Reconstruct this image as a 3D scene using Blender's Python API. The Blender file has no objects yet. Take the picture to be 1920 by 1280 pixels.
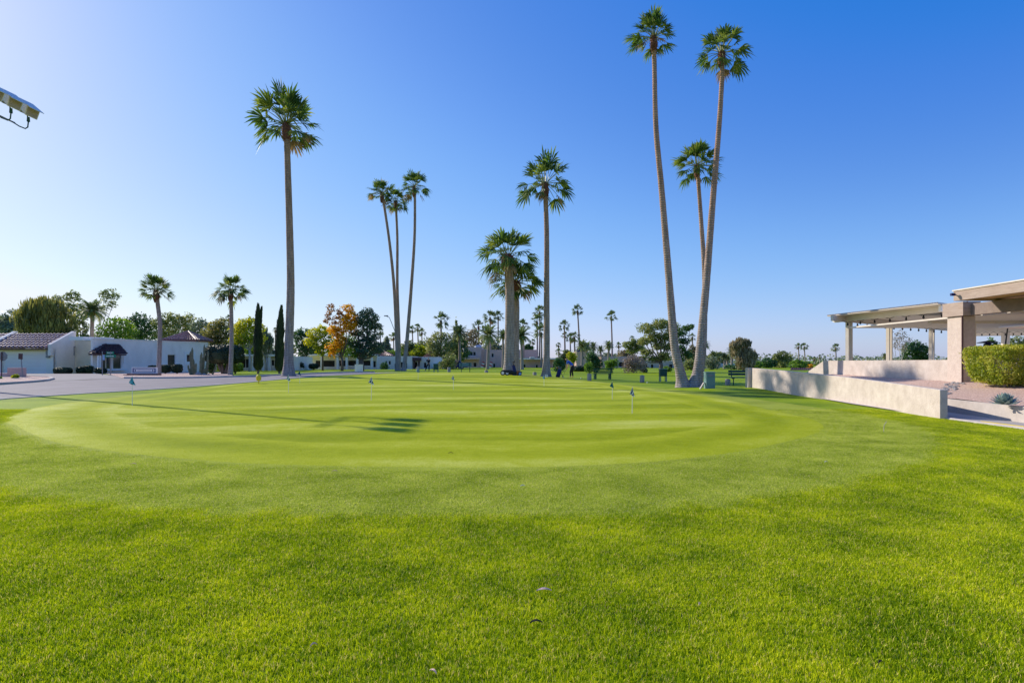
import bpy, math, random
from mathutils import Vector, Matrix, noise as mnoise
R = math.radians
PI = math.pi
sc = bpy.context.scene
col = sc.collection

# ------------------------------------------------------------ camera, world, sun, exposure
F = 1100.0            # focal length in pixels of the 1920 px wide photograph
HZ = 676.0            # row of the horizon
EYE = 1.5
cam = bpy.data.cameras.new("camera")
cam.sensor_width = 36.0
cam.lens = F / 1920.0 * 36.0
cam.shift_y = (HZ - 640.0) / 1920.0
cam.clip_start = 0.05
cam.clip_end = 6000
cam_o = bpy.data.objects.new("camera", cam)
cam_o.location = (0, 0, EYE)
cam_o.rotation_euler = (R(90), 0, 0)
col.objects.link(cam_o)
sc.camera = cam_o

SUN_AZ = Vector((-0.830, 0.558))      # horizontal direction towards the sun
SUN_EL = R(28.5)
w = bpy.data.worlds.new("World")
sc.world = w
w.use_nodes = True
wn = w.node_tree
bg = wn.nodes["Background"]
sky = wn.nodes.new("ShaderNodeTexSky")
sky.sky_type = 'NISHITA'
sky.sun_disc = False
sky.sun_elevation = SUN_EL
sky.sun_rotation = math.atan2(SUN_AZ.x, SUN_AZ.y)
sky.altitude = 400
sky.air_density = 1.0
sky.dust_density = 0.6
sky.ozone_density = 2.2
def vmul(k, src):
    q = wn.nodes.new("ShaderNodeVectorMath"); q.operation = 'SCALE'; q.inputs["Scale"].default_value = k
    wn.links.new(src, q.inputs[0]); return q.outputs[0]
cv = wn.nodes.new("ShaderNodeRGBCurve")          # grade of the sky: deeper blue overhead, softer glow round the sun
for ch, pts in enumerate((((0, 0), (.09, .018), (.122, .060), (.245, .225), (.54, .54), (.70, .66), (1, .84)),
                          ((0, 0), (.17, .19), (.217, .238), (.385, .46), (.64, .67), (.77, .76), (1, .90)),
                          ((0, 0), (.175, .46), (.315, .68), (.406, .75), (.53, .87), (.70, .95), (1, .99)))):
    c_ = cv.mapping.curves[ch]
    c_.points[0].location = pts[0]; c_.points[1].location = pts[-1]
    for p_ in pts[1:-1]: c_.points.new(*p_)
cv.mapping.extend = 'HORIZONTAL'
cv.mapping.update()
wn.links.new(vmul(1 / 10.0, sky.outputs[0]), cv.inputs["Color"])
wn.links.new(vmul(7.0, cv.outputs[0]), bg.inputs[0])
bg.inputs[1].default_value = 0.12

sl = bpy.data.lights.new("sun", 'SUN')
sl.energy = 4.2
sl.angle = R(0.5)
sl.color = (1.0, 0.91, 0.78)
so = bpy.data.objects.new("sun", sl)
sd = Vector((SUN_AZ.x * math.cos(SUN_EL), SUN_AZ.y * math.cos(SUN_EL), math.sin(SUN_EL)))
so.rotation_euler = sd.to_track_quat('Z', 'Y').to_euler()
so.location = (-40, 30, 40)
col.objects.link(so)

sc.view_settings.view_transform = 'Standard'
sc.view_settings.look = 'None'
sc.view_settings.exposure = 0.34
sc.view_settings.gamma = 1.0
sc.cycles.max_bounces = 8
sc.cycles.diffuse_bounces = 4
sc.cycles.transparent_max_bounces = 8

# ------------------------------------------------------------ terrain and placing helpers
def lerp_tab(t, x):
    if x <= t[0][0]: return t[0][1]
    for (a, va), (b, vb) in zip(t, t[1:]):
        if x <= b:
            k = (x - a) / (b - a)
            k = k * k * (3 - 2 * k)
            return va + (vb - va) * k
    return t[-1][1]
TX = [(-60, .25), (-26, .25), (-16, .36), (-6, .44), (0, .42), (3, .2), (6, .06), (9, 0), (60, 0)]
TY = [(26, 0), (50, 1), (53, 1), (64, .55), (84, .35), (110, 0)]
def ter(x, y):
    return lerp_tab(TX, x) * lerp_tab(TY, y) + .15 * math.exp(-((x - 11.6) ** 2 + (y - 29.3) ** 2) / 9.0)

def P(px, py, off=0.0):
    """the point of the terrain seen at this pixel"""
    kx = (px - 960) / F; kz = (HZ - py) / F
    a = 1.0
    b = a
    while b < 400:
        if EYE + kz * b < ter(kx * b, b): break
        a = b; b += .5
    for _ in range(30):
        m = (a + b) / 2
        if EYE + kz * m < ter(kx * m, m): b = m
        else: a = m
    return Vector((kx * b, b, ter(kx * b, b) + off))
def D(px, py, Y):
    return Vector(((px - 960) / F * Y, Y, EYE + (HZ - py) / F * Y))
def G(px, Y):
    x = (px - 960) / F * Y
    return Vector((x, Y, ter(x, Y)))

# ------------------------------------------------------------ mesh builder
def root_of(o):
    while o.parent: o = o.parent
    return o
class MB:
    def __init__(s): s.v = []; s.f = []; s.m = []; s.c = None
    def add(s, vs, fs, m=0):
        b = len(s.v); s.v += [tuple(v) for v in vs]
        for f in fs: s.f.append([b + i for i in f]); s.m.append(m)
        return s
    def obox(s, c, ax, ay, az, m=0):
        c = Vector(c); ax = Vector(ax); ay = Vector(ay); az = Vector(az)
        vs = [c + ax * i + ay * j + az * k for k in (-.5, .5) for j in (-.5, .5) for i in (-.5, .5)]
        fs = [(0, 2, 3, 1), (4, 5, 7, 6), (0, 1, 5, 4), (2, 6, 7, 3), (0, 4, 6, 2), (1, 3, 7, 5)]
        return s.add(vs, fs, m)
    def box(s, lo, hi, m=0, rz=0, piv=None):
        c = (Vector(lo) + Vector(hi)) / 2; d = Vector(hi) - Vector(lo)
        ax = Vector((d.x, 0, 0)); ay = Vector((0, d.y, 0))
        if rz:
            M = Matrix.Rotation(rz, 3, 'Z'); piv = Vector(piv) if piv is not None else c
            c = M @ (c - piv) + piv; ax = M @ ax; ay = M @ ay
        return s.obox(c, ax, ay, (0, 0, d.z), m)
    def tube(s, pts, rs, n=8, m=0, caps=True, jit=0, rnd=None):
        pts = [Vector(p) for p in pts]
        if not hasattr(rs, '__len__'): rs = [rs] * len(pts)
        b = len(s.v); N = len(pts)
        up = None
        for i, p in enumerate(pts):
            t = (pts[min(i + 1, N - 1)] - pts[max(i - 1, 0)]).normalized()
            if up is None:
                up = Vector((1, 0, 0)) if abs(t.x) < .9 else Vector((0, 1, 0))
            a = t.cross(up).normalized(); bb = a.cross(t).normalized(); up = bb
            for k in range(n):
                an = 2 * PI * k / n
                rr = rs[i] * (1 + (rnd.uniform(-jit, jit) if jit else 0))
                q = p + (a * math.cos(an) + bb * math.sin(an)) * rr
                s.v.append(tuple(q))
        for i in range(N - 1):
            for k in range(n):
                k2 = (k + 1) % n
                s.f.append([b + i * n + k, b + i * n + k2, b + (i + 1) * n + k2, b + (i + 1) * n + k]); s.m.append(m)
        if caps:
            s.f.append([b + k for k in range(n)][::-1]); s.m.append(m)
            s.f.append([b + (N - 1) * n + k for k in range(n)]); s.m.append(m)
        return s
    def lathe(s, c, prof, n=16, m=0, jit=0, rnd=None):
        return s.tube([Vector(c) + Vector((0, 0, z)) for r, z in prof], [max(r, .001) for r, z in prof], n, m, True, jit, rnd)
    def prism(s, poly, z0, z1, m=0):
        n = len(poly)
        a = sum(poly[i][0] * poly[(i + 1) % n][1] - poly[(i + 1) % n][0] * poly[i][1] for i in range(n))
        if a < 0: poly = poly[::-1]
        vs = [(x, y, z0) for x, y in poly] + [(x, y, z1) for x, y in poly]
        fs = [list(range(n))[::-1], list(range(n, 2 * n))] + [[i, (i + 1) % n, n + (i + 1) % n, n + i] for i in range(n)]
        return s.add(vs, fs, m)
    def build(s, name, mat, parent=None, smooth=False, bevel=0):
        off = root_of(parent).location if parent else Vector((0, 0, 0))
        me = bpy.data.meshes.new(name)
        me.from_pydata([(x - off.x, y - off.y, z - off.z) for x, y, z in s.v], [], s.f)
        mats = mat if isinstance(mat, (list, tuple)) else [mat]
        for mm in mats: me.materials.append(mm)
        if len(mats) > 1: me.polygons.foreach_set('material_index', s.m)
        if smooth: me.polygons.foreach_set('use_smooth', [True] * len(s.f))
        me.update()
        o = bpy.data.objects.new(name, me); col.objects.link(o)
        if parent: o.parent = parent
        if bevel:
            b = o.modifiers.new("bevel", 'BEVEL'); b.width = bevel; b.segments = 2; b.limit_method = 'ANGLE'
        return o
def tag(o, label=None, cat=None, group=None, kind=None):
    if label: o['label'] = label
    if cat: o['category'] = cat
    if group: o['group'] = group
    if kind: o['kind'] = kind
    return o
def thing(name, label, cat, loc=(0, 0, 0), group=None):
    o = bpy.data.objects.new(name, None); o.location = loc; o.empty_display_size = .2
    col.objects.link(o)
    return tag(o, label, cat, group)
def copy_tree(o, parent=None):
    c = o.copy(); col.objects.link(c)
    if parent: c.parent = parent
    for ch in list(o.children): copy_tree(ch, c)
    return c
def place(proto, loc, rz=0, scale=None, label=None, first=False):
    c = proto if first else copy_tree(proto)
    c.location = loc; c.rotation_euler = (0, 0, rz)
    if scale: c.scale = scale if hasattr(scale, '__len__') else (scale,) * 3
    if label: c['label'] = label
    return c
def struct(mb, name, mat, smooth=False):
    o = mb.build(name, mat, None, smooth); o['kind'] = 'structure'; return o

# ------------------------------------------------------------ materials
def mat(name, c1, c2=None, scale=4, rough=.85, bump=0, bscale=None, spec=.3, metal=0, detail=4, c3=None, stretch=(1, 1, 1), emis=0):
    m = bpy.data.materials.new(name); m.use_nodes = True
    nt = m.node_tree; b = nt.nodes["Principled BSDF"]
    b.inputs["Roughness"].default_value = rough
    b.inputs["Metallic"].default_value = metal
    b.inputs["Specular IOR Level"].default_value = spec
    b.inputs["Base Color"].default_value = (*c1, 1)
    if c2 or bump:
        tc = nt.nodes.new("ShaderNodeTexCoord"); mp = nt.nodes.new("ShaderNodeMapping")
        mp.inputs["Scale"].default_value = stretch
        nt.links.new(tc.outputs["Object"], mp.inputs[0])
    if c2:
        n = nt.nodes.new("ShaderNodeTexNoise"); n.inputs["Scale"].default_value = scale; n.inputs["Detail"].default_value = detail
        n.inputs["Roughness"].default_value = .65
        nt.links.new(mp.outputs[0], n.inputs["Vector"])
        r = nt.nodes.new("ShaderNodeValToRGB")
        r.color_ramp.elements[0].position = .33; r.color_ramp.elements[1].position = .67
        r.color_ramp.elements[0].color = (*c1, 1); r.color_ramp.elements[1].color = (*c2, 1)
        if c3:
            e = r.color_ramp.elements.new(.5); e.color = (*c3, 1)
        nt.links.new(n.outputs["Fac"], r.inputs[0]); nt.links.new(r.outputs[0], b.inputs["Base Color"])
    if bump:
        n2 = nt.nodes.new("ShaderNodeTexNoise"); n2.inputs["Scale"].default_value = bscale or scale * 4; n2.inputs["Detail"].default_value = 5
        nt.links.new(mp.outputs[0], n2.inputs["Vector"])
        bp = nt.nodes.new("ShaderNodeBump"); bp.inputs["Strength"].default_value = 1; bp.inputs["Distance"].default_value = bump
        nt.links.new(n2.outputs["Fac"], bp.inputs["Height"]); nt.links.new(bp.outputs[0], b.inputs["Normal"])
    return m
def leaf_mat(name, c1, c2, c3=None, trans=.35, rough=.5, nscale=.35, gloss=.35):
    """foliage: colour varies from leaf to leaf and from limb to limb; light passes through"""
    m = bpy.data.materials.new(name); m.use_nodes = True
    nt = m.node_tree; nd = nt.nodes; lk = nt.links
    out = nd["Material Output"]; b = nd["Principled BSDF"]
    b.inputs["Roughness"].default_value = rough; b.inputs["Specular IOR Level"].default_value = gloss
    g = nd.new("ShaderNodeNewGeometry"); tc = nd.new("ShaderNodeTexCoord")
    n = nd.new("ShaderNodeTexNoise"); n.inputs["Scale"].default_value = nscale; n.inputs["Detail"].default_value = 3
    lk.new(tc.outputs["Object"], n.inputs["Vector"])
    a = nd.new("ShaderNodeMath"); a.operation = 'MULTIPLY_ADD'; a.inputs[1].default_value = .55
    s2 = nd.new("ShaderNodeMath"); s2.operation = 'MULTIPLY_ADD'; s2.inputs[1].default_value = 1.7; s2.inputs[2].default_value = -.6
    lk.new(n.outputs["Fac"], s2.inputs[0]); lk.new(g.outputs["Random Per Island"], a.inputs[0]); lk.new(s2.outputs[0], a.inputs[2])
    r = nd.new("ShaderNodeValToRGB"); e = r.color_ramp.elements
    e[0].position = .1; e[0].color = (*c1, 1); e[1].position = .9; e[1].color = (*(c3 or c2), 1)
    if c3: q = e.new(.5); q.color = (*c2, 1)
    lk.new(a.outputs[0], r.inputs[0]); lk.new(r.outputs[0], b.inputs["Base Color"])
    t = nd.new("ShaderNodeBsdfTranslucent")
    hv = nd.new("ShaderNodeHueSaturation"); hv.inputs["Value"].default_value = 1.7; hv.inputs["Saturation"].default_value = 1.1
    lk.new(r.outputs[0], hv.inputs["Color"]); lk.new(hv.outputs[0], t.inputs["Color"])
    mx = nd.new("ShaderNodeMixShader"); mx.inputs[0].default_value = trans
    lk.new(b.outputs[0], mx.inputs[1]); lk.new(t.outputs[0], mx.inputs[2]); lk.new(mx.outputs[0], out.inputs["Surface"])
    return m

M = {}
M['stucco_white'] = mat('white_stucco', (.82, .73, .65), (.95, .86, .78), .9, .9, .012, 30, detail=7, stretch=(1, 1, .5))
M['stucco_cream'] = mat('cream_stucco', (.80, .66, .48), (.88, .74, .55), 1.2, .9, .01, 30)  # on the garden wall this cream stands in for warm bounce light
M['stucco_pink'] = mat('pink_stucco', (.60, .42, .36), (.68, .49, .42), .8, .9, .01, 20)
M['stucco_wall'] = mat('cream_block_wall', (.49, .41, .35), (.63, .545, .48), 3, .95, .012, 24, detail=8)
M['stucco_tan'] = mat('tan_stucco', (.53, .43, .37), (.62, .52, .45), 8, .95, .015, 26, detail=8)
M['fascia'] = mat('weathered_fascia', (.36, .27, .22), (.46, .36, .30), 2.5, .8, .006, 40, stretch=(1, 1, 8))
M['beam'] = mat('brown_beam', (.20, .15, .13), (.26, .2, .17), 3, .8, .004, 30)
M['soffit'] = mat('orange_soffit', (.62, .38, .18), (.68, .44, .22), 2, .8)
M['patio_white'] = mat('cream_metal', (.68, .60, .50), (.74, .66, .56), 2, .5)
M['tile'] = mat('clay_tile', (.26, .13, .12), (.58, .38, .36), 5, .45, .01, 30, detail=6, c3=(.40, .23, .21))
M['tile_dark'] = mat('dark_clay_tile', (.06, .035, .04), (.16, .09, .09), 6, .55, .01, 30)
M['asphalt'] = mat('asphalt', (.19, .165, .172), (.255, .225, .232), .5, .85, .004, 60, detail=9)
M['asphalt2'] = mat('worn_asphalt', (.24, .215, .205), (.31, .285, .27), .7, .9, .004, 60, detail=9)
M['concrete'] = mat('concrete', (.42, .37, .33), (.55, .49, .44), 2.5, .9, .005, 50, detail=8)
M['path'] = mat('concrete_path', (.36, .33, .32), (.44, .41, .39), 3, .9, .004, 60, detail=8)
M['gravel'] = mat('pink_gravel', (.34, .21, .16), (.80, .62, .52), 26, .95, .02, 40, detail=9, c3=(.56, .38, .30))
M['yellow'] = mat('yellow_paint', (.80, .58, .03), (.72, .50, .04), 6, .6)
M['garage'] = mat('garage_door_white', (.92, .80, .78), (.94, .84, .82), 1, .6)
M['glass'] = mat('dark_glass', (.03, .035, .04), None, rough=.06, spec=.9)
M['dark'] = mat('dark_recess', (.025, .022, .022), (.05, .04, .04), 2, .8)  # near-black for shade inside openings and rooms; also the bollard caps
M['trim'] = mat('white_trim', (.86, .82, .79), None, rough=.6)
M['bark_palm'] = None
M['steel'] = mat('galvanised_steel', (.20, .20, .22), (.28, .28, .30), 6, .5, metal=.3)
M['green_paint'] = mat('green_paint', (.012, .055, .045), (.02, .085, .07), 5, .45)
M['green_pale'] = mat('faded_green_paint', (.14, .24, .23), (.18, .30, .28), 2.5, .6, .002, 60)
M['stone'] = mat('pebbled_stone', (.24, .22, .22), (.42, .39, .37), 30, .95, .01, 60)
M['black'] = mat('black_plastic', (.015, .015, .017), (.03, .03, .03), 8, .5)
M['white'] = mat('white_paint', (.78, .78, .78), (.70, .70, .70), 5, .45)
M['blue'] = mat('blue_cloth', (.02, .09, .52), (.03, .13, .65), 12, .9)
M['navy'] = mat('navy_cloth', (.012, .018, .09), (.02, .03, .13), 9, .75)
M['skin'] = mat('skin', (.50, .27, .18), (.55, .31, .21), 12, .6)
M['hair'] = mat('grey_hair', (.45, .43, .41), (.62, .60, .58), 40, .8)
M['trouser'] = mat('dark_trousers', (.012, .013, .02), (.025, .025, .035), 8, .9)
M['signgreen'] = mat('street_sign_green', (.0, .20, .12), None, rough=.4)
M['brown'] = mat('brown_paint', (.10, .05, .05), None, rough=.7)
M['brick'] = mat('red_brown_masonry', (.22, .10, .08), (.30, .15, .12), 7, .9, .01, 30)
M['bluepale'] = mat('pale_blue_metal', (.30, .42, .62), (.34, .47, .68), 3, .5)
M['orange'] = mat('orange_plastic', (.65, .20, .05), None, rough=.6)
M['red'] = mat('red_cloth', (.55, .06, .07), None, rough=.9)
M['cactus'] = mat('cactus_skin', (.13, .17, .10), (.24, .22, .15), 5, .8, .01, 30)
M['agave'] = mat('agave_leaf', (.20, .28, .25), (.34, .42, .38), 5, .55)
M['bark'] = mat('grey_bark', (.10, .075, .06), (.22, .17, .14), 6, .95, .03, 14, stretch=(1, 1, .3))
M['bark_pale'] = mat('pale_bark', (.34, .31, .29), (.48, .45, .42), 4, .9, .01, 14)
M['boot'] = mat('dead_frond_bases', (.09, .035, .025), (.26, .12, .08), 9, .95, .04, 12, detail=7)
M['petiole'] = mat('frond_stalk', (.20, .24, .07), (.30, .30, .10), 4, .5)

def palm_bark():
    m = bpy.data.materials.new('palm_bark'); m.use_nodes = True
    nt = m.node_tree; nd = nt.nodes; lk = nt.links; b = nd["Principled BSDF"]
    b.inputs["Roughness"].default_value = .9; b.inputs["Specular IOR Level"].default_value = .15
    tc = nd.new("ShaderNodeTexCoord")
    wv = nd.new("ShaderNodeTexWave"); wv.bands_direction = 'Z'; wv.wave_type = 'BANDS'
    wv.inputs["Scale"].default_value = 2.5; wv.inputs["Distortion"].default_value = 4.5
    wv.inputs["Detail"].default_value = 3; wv.inputs["Detail Scale"].default_value = 2.2
    lk.new(tc.outputs["Object"], wv.inputs["Vector"])
    mp = nd.new("ShaderNodeMapping"); mp.inputs["Scale"].default_value = (9, 9, 1.3)
    lk.new(tc.outputs["Object"], mp.inputs[0])
    n = nd.new("ShaderNodeTexNoise"); n.inputs["Scale"].default_value = 1; n.inputs["Detail"].default_value = 6
    lk.new(mp.outputs[0], n.inputs["Vector"])
    sep = nd.new("ShaderNodeSeparateXYZ"); lk.new(tc.outputs["Object"], sep.inputs[0])
    hr = nd.new("ShaderNodeMapRange"); hr.inputs[1].default_value = 2; hr.inputs[2].default_value = 11
    lk.new(sep.outputs[2], hr.inputs[0])
    lo = nd.new("ShaderNodeMix"); lo.data_type = 'RGBA'   # grey low down, browner high up
    lo.inputs[6].default_value = (.40, .355, .33, 1); lo.inputs[7].default_value = (.46, .30, .215, 1)
    lk.new(hr.outputs[0], lo.inputs[0])
    dk = nd.new("ShaderNodeMix"); dk.data_type = 'RGBA'; dk.blend_type = 'MULTIPLY'
    r = nd.new("ShaderNodeValToRGB"); r.color_ramp.elements[0].position = .25; r.color_ramp.elements[0].color = (.5, .47, .45, 1)
    r.color_ramp.elements[1].position = .6; r.color_ramp.elements[1].color = (1, 1, 1, 1)
    lk.new(wv.outputs["Fac"], r.inputs[0]); dk.inputs[0].default_value = .5
    lk.new(lo.outputs[2], dk.inputs[6]); lk.new(r.outputs[0], dk.inputs[7])
    d2 = nd.new("ShaderNodeMix"); d2.data_type = 'RGBA'; d2.blend_type = 'MULTIPLY'; d2.inputs[0].default_value = .8
    r2 = nd.new("ShaderNodeValToRGB"); r2.color_ramp.elements[0].position = .3; r2.color_ramp.elements[0].color = (.55, .52, .5, 1)
    r2.color_ramp.elements[1].position = .65; r2.color_ramp.elements[1].color = (1.15, 1.1, 1.08, 1)
    lk.new(n.outputs["Fac"], r2.inputs[0]); lk.new(dk.outputs[2], d2.inputs[6]); lk.new(r2.outputs[0], d2.inputs[7])
    lk.new(d2.outputs[2], b.inputs["Base Color"])
    bp = nd.new("ShaderNodeBump"); bp.inputs["Distance"].default_value = .025; bp.inputs["Strength"].default_value = .8
    ad = nd.new("ShaderNodeMath"); ad.operation = 'ADD'; lk.new(wv.outputs["Fac"], ad.inputs[0]); lk.new(n.outputs["Fac"], ad.inputs[1])
    lk.new(ad.outputs[0], bp.inputs["Height"]); lk.new(bp.outputs[0], b.inputs["Normal"])
    return m
M['bark_palm'] = palm_bark()

L = {}
L['fan'] = leaf_mat('fan_palm_leaf', (.030, .072, .020), (.085, .145, .028), (.26, .29, .06), .36, .55, 2.2, .22)
L['fan_far'] = leaf_mat('far_fan_palm_leaf', (0.047, 0.088, 0.034), (0.101, 0.149, 0.047), (0.216, 0.243, 0.081), .28, .5, .5)
L['date'] = leaf_mat('date_palm_leaf', (0.065, 0.111, 0.039), (0.130, 0.182, 0.065), (0.312, 0.312, 0.130), .3, .45, .5)
L['dry'] = leaf_mat('dry_frond', (.16, .10, .05), (.34, .24, .12), None, .25, .8)
L['dark'] = leaf_mat('dark_green_leaf', (0.026, 0.078, 0.031), (0.066, 0.144, 0.044), (0.133, 0.221, 0.056), .2)
L['pine'] = leaf_mat('pine_needle', (0.027, 0.070, 0.053), (0.060, 0.120, 0.080), (0.120, 0.180, 0.100), .15)
L['green'] = leaf_mat('green_leaf', (0.055, 0.129, 0.022), (0.147, 0.258, 0.037), (0.313, 0.405, 0.055), .35)
L['olive'] = leaf_mat('olive_leaf', (0.088, 0.121, 0.044), (0.199, 0.243, 0.078), (0.420, 0.398, 0.133), .3)
L['yellowgreen'] = leaf_mat('yellow_green_leaf', (0.108, 0.176, 0.016), (0.324, 0.365, 0.027), (0.621, 0.540, 0.041), .4)
L['gold'] = leaf_mat('golden_leaf', (0.264, 0.132, 0.024), (0.576, 0.324, 0.024), (0.840, 0.480, 0.024), .4)
L['rust'] = leaf_mat('rusty_leaf', (0.182, 0.098, 0.042), (0.350, 0.196, 0.084), (0.504, 0.308, 0.112), .35)
L['willow'] = leaf_mat('willow_leaf', (.075, .09, .035), (.19, .19, .055), (.40, .36, .09), .3, nscale=.35)
L['grey'] = leaf_mat('grey_green_leaf', (0.104, 0.135, 0.094), (0.208, 0.250, 0.146), (0.374, 0.395, 0.229), .25)
L['brown'] = leaf_mat('brownish_leaf', (0.121, 0.115, 0.061), (0.257, 0.216, 0.121), (0.459, 0.378, 0.230), .25)
L['twig'] = leaf_mat('bare_twigs', (0.216, 0.156, 0.120), (0.396, 0.312, 0.240), None, .1)
L['hedge'] = leaf_mat('clipped_hedge', (0.011, 0.025, 0.014), (0.025, 0.048, 0.021), (0.046, 0.075, 0.023), .1)
L['shrub'] = leaf_mat('trimmed_shrub_leaf', (0.108, 0.168, 0.014), (0.312, 0.360, 0.036), (0.660, 0.600, 0.144), .35, nscale=1.5)  # yellow-green leaves of the box-trimmed shrub

# ------------------------------------------------------------ grass materials
def grass_mat(name, dark, mid, light, stripes=None, sparkle=.5, rough=.65, patch=.35, fine=55, blades=False):
    m = bpy.data.materials.new(name); m.use_nodes = True
    nt = m.node_tree; nd = nt.nodes; lk = nt.links; b = nd["Principled BSDF"]
    b.inputs["Roughness"].default_value = rough; b.inputs["Specular IOR Level"].default_value = .04
    g = nd.new("ShaderNodeNewGeometry")
    def nz(s, det, st=(1, 1, 1), ro=.6):
        mp = nd.new("ShaderNodeMapping"); mp.inputs["Scale"].default_value = st
        lk.new(g.outputs["Position"], mp.inputs[0])
        n = nd.new("ShaderNodeTexNoise"); n.inputs["Scale"].default_value = s; n.inputs["Detail"].default_value = det
        n.inputs["Roughness"].default_value = ro
        lk.new(mp.outputs[0], n.inputs["Vector"]); return n.outputs["Fac"]
    def math2(op, a, c, d=None):
        q = nd.new("ShaderNodeMath"); q.operation = op
        for i, v in enumerate((a, c, d)):
            if v is None: continue
            if isinstance(v, (int, float)): q.inputs[i].default_value = v
            else: lk.new(v, q.inputs[i])
        return q.outputs[0]
    big = nz(patch, 5, (.55, 1, 1)); med = nz(3.2, 5); fi = nz(fine, 3, (1, 1, 1), .8)
    v = math2('MULTIPLY_ADD', big, .95, -.12)
    v = math2('MULTIPLY_ADD', med, .28, v)
    v = math2('MULTIPLY_ADD', fi, sparkle, v)
    v = math2('SUBTRACT', v, sparkle * .5 + .06)
    if stripes:
        v = math2('ADD', v, stripes(nt, g, nz, math2))
    if blades:
        ba = nd.new("ShaderNodeAttribute"); ba.attribute_name = 'bl'
        bs = nd.new("ShaderNodeSeparateColor"); lk.new(ba.outputs["Color"], bs.inputs[0])
        v = math2('MULTIPLY_ADD', bs.outputs[0], .34, v); v = math2('SUBTRACT', v, .10)
        for q in nd:
            if q.bl_idname == "ShaderNodeAttribute" and q.attribute_name == 'rim': q.attribute_type = 'INSTANCER'
    r = nd.new("ShaderNodeValToRGB"); e = r.color_ramp.elements
    e[0].position = .22; e[0].color = (*dark, 1); e[1].position = .80; e[1].color = (*light, 1)
    q = e.new(.5); q.color = (*mid, 1)
    lk.new(v, r.inputs[0]); lk.new(r.outputs[0], b.inputs["Base Color"])
    if blades:
        tr = nd.new("ShaderNodeBsdfTranslucent"); lk.new(r.outputs[0], tr.inputs["Color"])
        mx = nd.new("ShaderNodeMixShader"); mx.inputs[0].default_value = .45
        lk.new(b.outputs[0], mx.inputs[1]); lk.new(tr.outputs[0], mx.inputs[2]); lk.new(mx.outputs[0], nd["Material Output"].inputs["Surface"])
        return m
    bp = nd.new("ShaderNodeBump"); bp.inputs["Distance"].default_value = .012; bp.inputs["Strength"].default_value = .6
    lk.new(fi, bp.inputs["Height"]); lk.new(bp.outputs[0], b.inputs["Normal"])
    return m
def green_stripes(nt, g, nz, math2):
    # mowing passes: lay sheen painted as bands across the green, plus rim laps
    nd = nt.nodes; lk = nt.links
    sep = nd.new("ShaderNodeSeparateXYZ"); lk.new(g.outputs["Position"], sep.inputs[0])
    wob = nz(.06, 2)
    u = math2('MULTIPLY_ADD', sep.outputs[0], -.20, sep.outputs[1])
    u = math2('MULTIPLY_ADD', wob, 9.0, u)
    brk = nz(.22, 3, (.5, 1, 1))
    s1 = math2('SINE', math2('MULTIPLY', u, 2 * PI / 3.4), 0)
    s1 = math2('MULTIPLY', math2('TANH', math2('MULTIPLY', s1, 1.4), 0), .125)
    s1 = math2('MULTIPLY', s1, math2('MULTIPLY_ADD', brk, 2.6, -.5))
    s2 = math2('MULTIPLY', math2('SINE', math2('MULTIPLY', u, 2 * PI / 1.13), 0), .022)
    at = nd.new("ShaderNodeAttribute"); at.attribute_name = 'rim'
    rim = at.outputs["Fac"]
    ring = math2('MULTIPLY', math2('SINE', math2('MULTIPLY', rim, 2 * PI / 1.9), 0), .09)
    k = math2('LESS_THAN', rim, 2.4)
    ki = math2('SUBTRACT', 1.0, k)
    a = math2('MULTIPLY', ring, k)
    s = math2('MULTIPLY', math2('ADD', s1, s2), ki)
    return math2('ADD', a, s)
M['rough'] = grass_mat('rough_grass', (.12, .20, .006), (.26, .35, .010), (.46, .50, .035), None, .60, patch=.30, fine=45)
M['fringe'] = grass_mat('fringe_grass', (.21, .26, .020), (.34, .39, .035), (.50, .54, .09), None, .65, patch=.45, fine=48)
M['green'] = grass_mat('putting_green_turf', (.25, .31, .003), (.40, .44, .010), (.64, .65, .18), green_stripes, .55, patch=.20, fine=40)
M['green_blade'] = grass_mat('putting_green_blades', (.30, .36, .004), (.52, .56, .014), (.82, .80, .24), green_stripes, .45, patch=.20, fine=40, blades=True)

# ------------------------------------------------------------ the ground
def axis(a, b, fine, ratio, lim):
    xs = []; x = a
    while x <= b: xs.append(x); x += fine
    s = fine; r = xs[-1]
    while r < lim: s *= ratio; r += s; xs.append(r)
    s = fine; l = xs[0]; left = []
    while l > -lim: s *= ratio; l -= s; left.append(l)
    return left[::-1] + xs
gx = axis(-45, 25, 1.0, 1.35, 3000)
gy = axis(-4, 112, 1.0, 1.35, 3000)
mb = MB()
for y in gy:
    for x in gx: mb.v.append((x, y, ter(x, y)))
nx = len(gx)
for j in range(len(gy) - 1):
    for i in range(nx - 1):
        a = j * nx + i; mb.f.append([a, a + 1, a + 1 + nx, a + nx]); mb.m.append(0)
struct(mb, 'ground', M['rough'], True)

def catmull(pts, k=8, closed=True):
    out = []; n = len(pts)
    for i in range(n if closed else n - 1):
        p0 = pts[(i - 1) % n] if closed or i else pts[i]; p1 = pts[i]
        p2 = pts[(i + 1) % n]; p3 = pts[(i + 2) % n] if closed or i + 2 < n else pts[i + 1]
        for j in range(k):
            t = j / k
            out.append(tuple(.5 * ((2 * p1[c]) + (-p0[c] + p2[c]) * t + (2 * p0[c] - 5 * p1[c] + 4 * p2[c] - p3[c]) * t * t
                             + (-p0[c] + 3 * p1[c] - 3 * p2[c] + p3[c]) * t ** 3) for c in range(2)))
    if not closed: out.append(tuple(pts[-1][:2]))
    return out
def inside(poly, x, y):
    r = False; n = len(poly); j = n - 1
    for i in range(n):
        xi, yi = poly[i]; xj, yj = poly[j]
        if (yi > y) != (yj > y) and x < (xj - xi) * (y - yi) / (yj - yi) + xi: r = not r
        j = i
    return r
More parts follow.
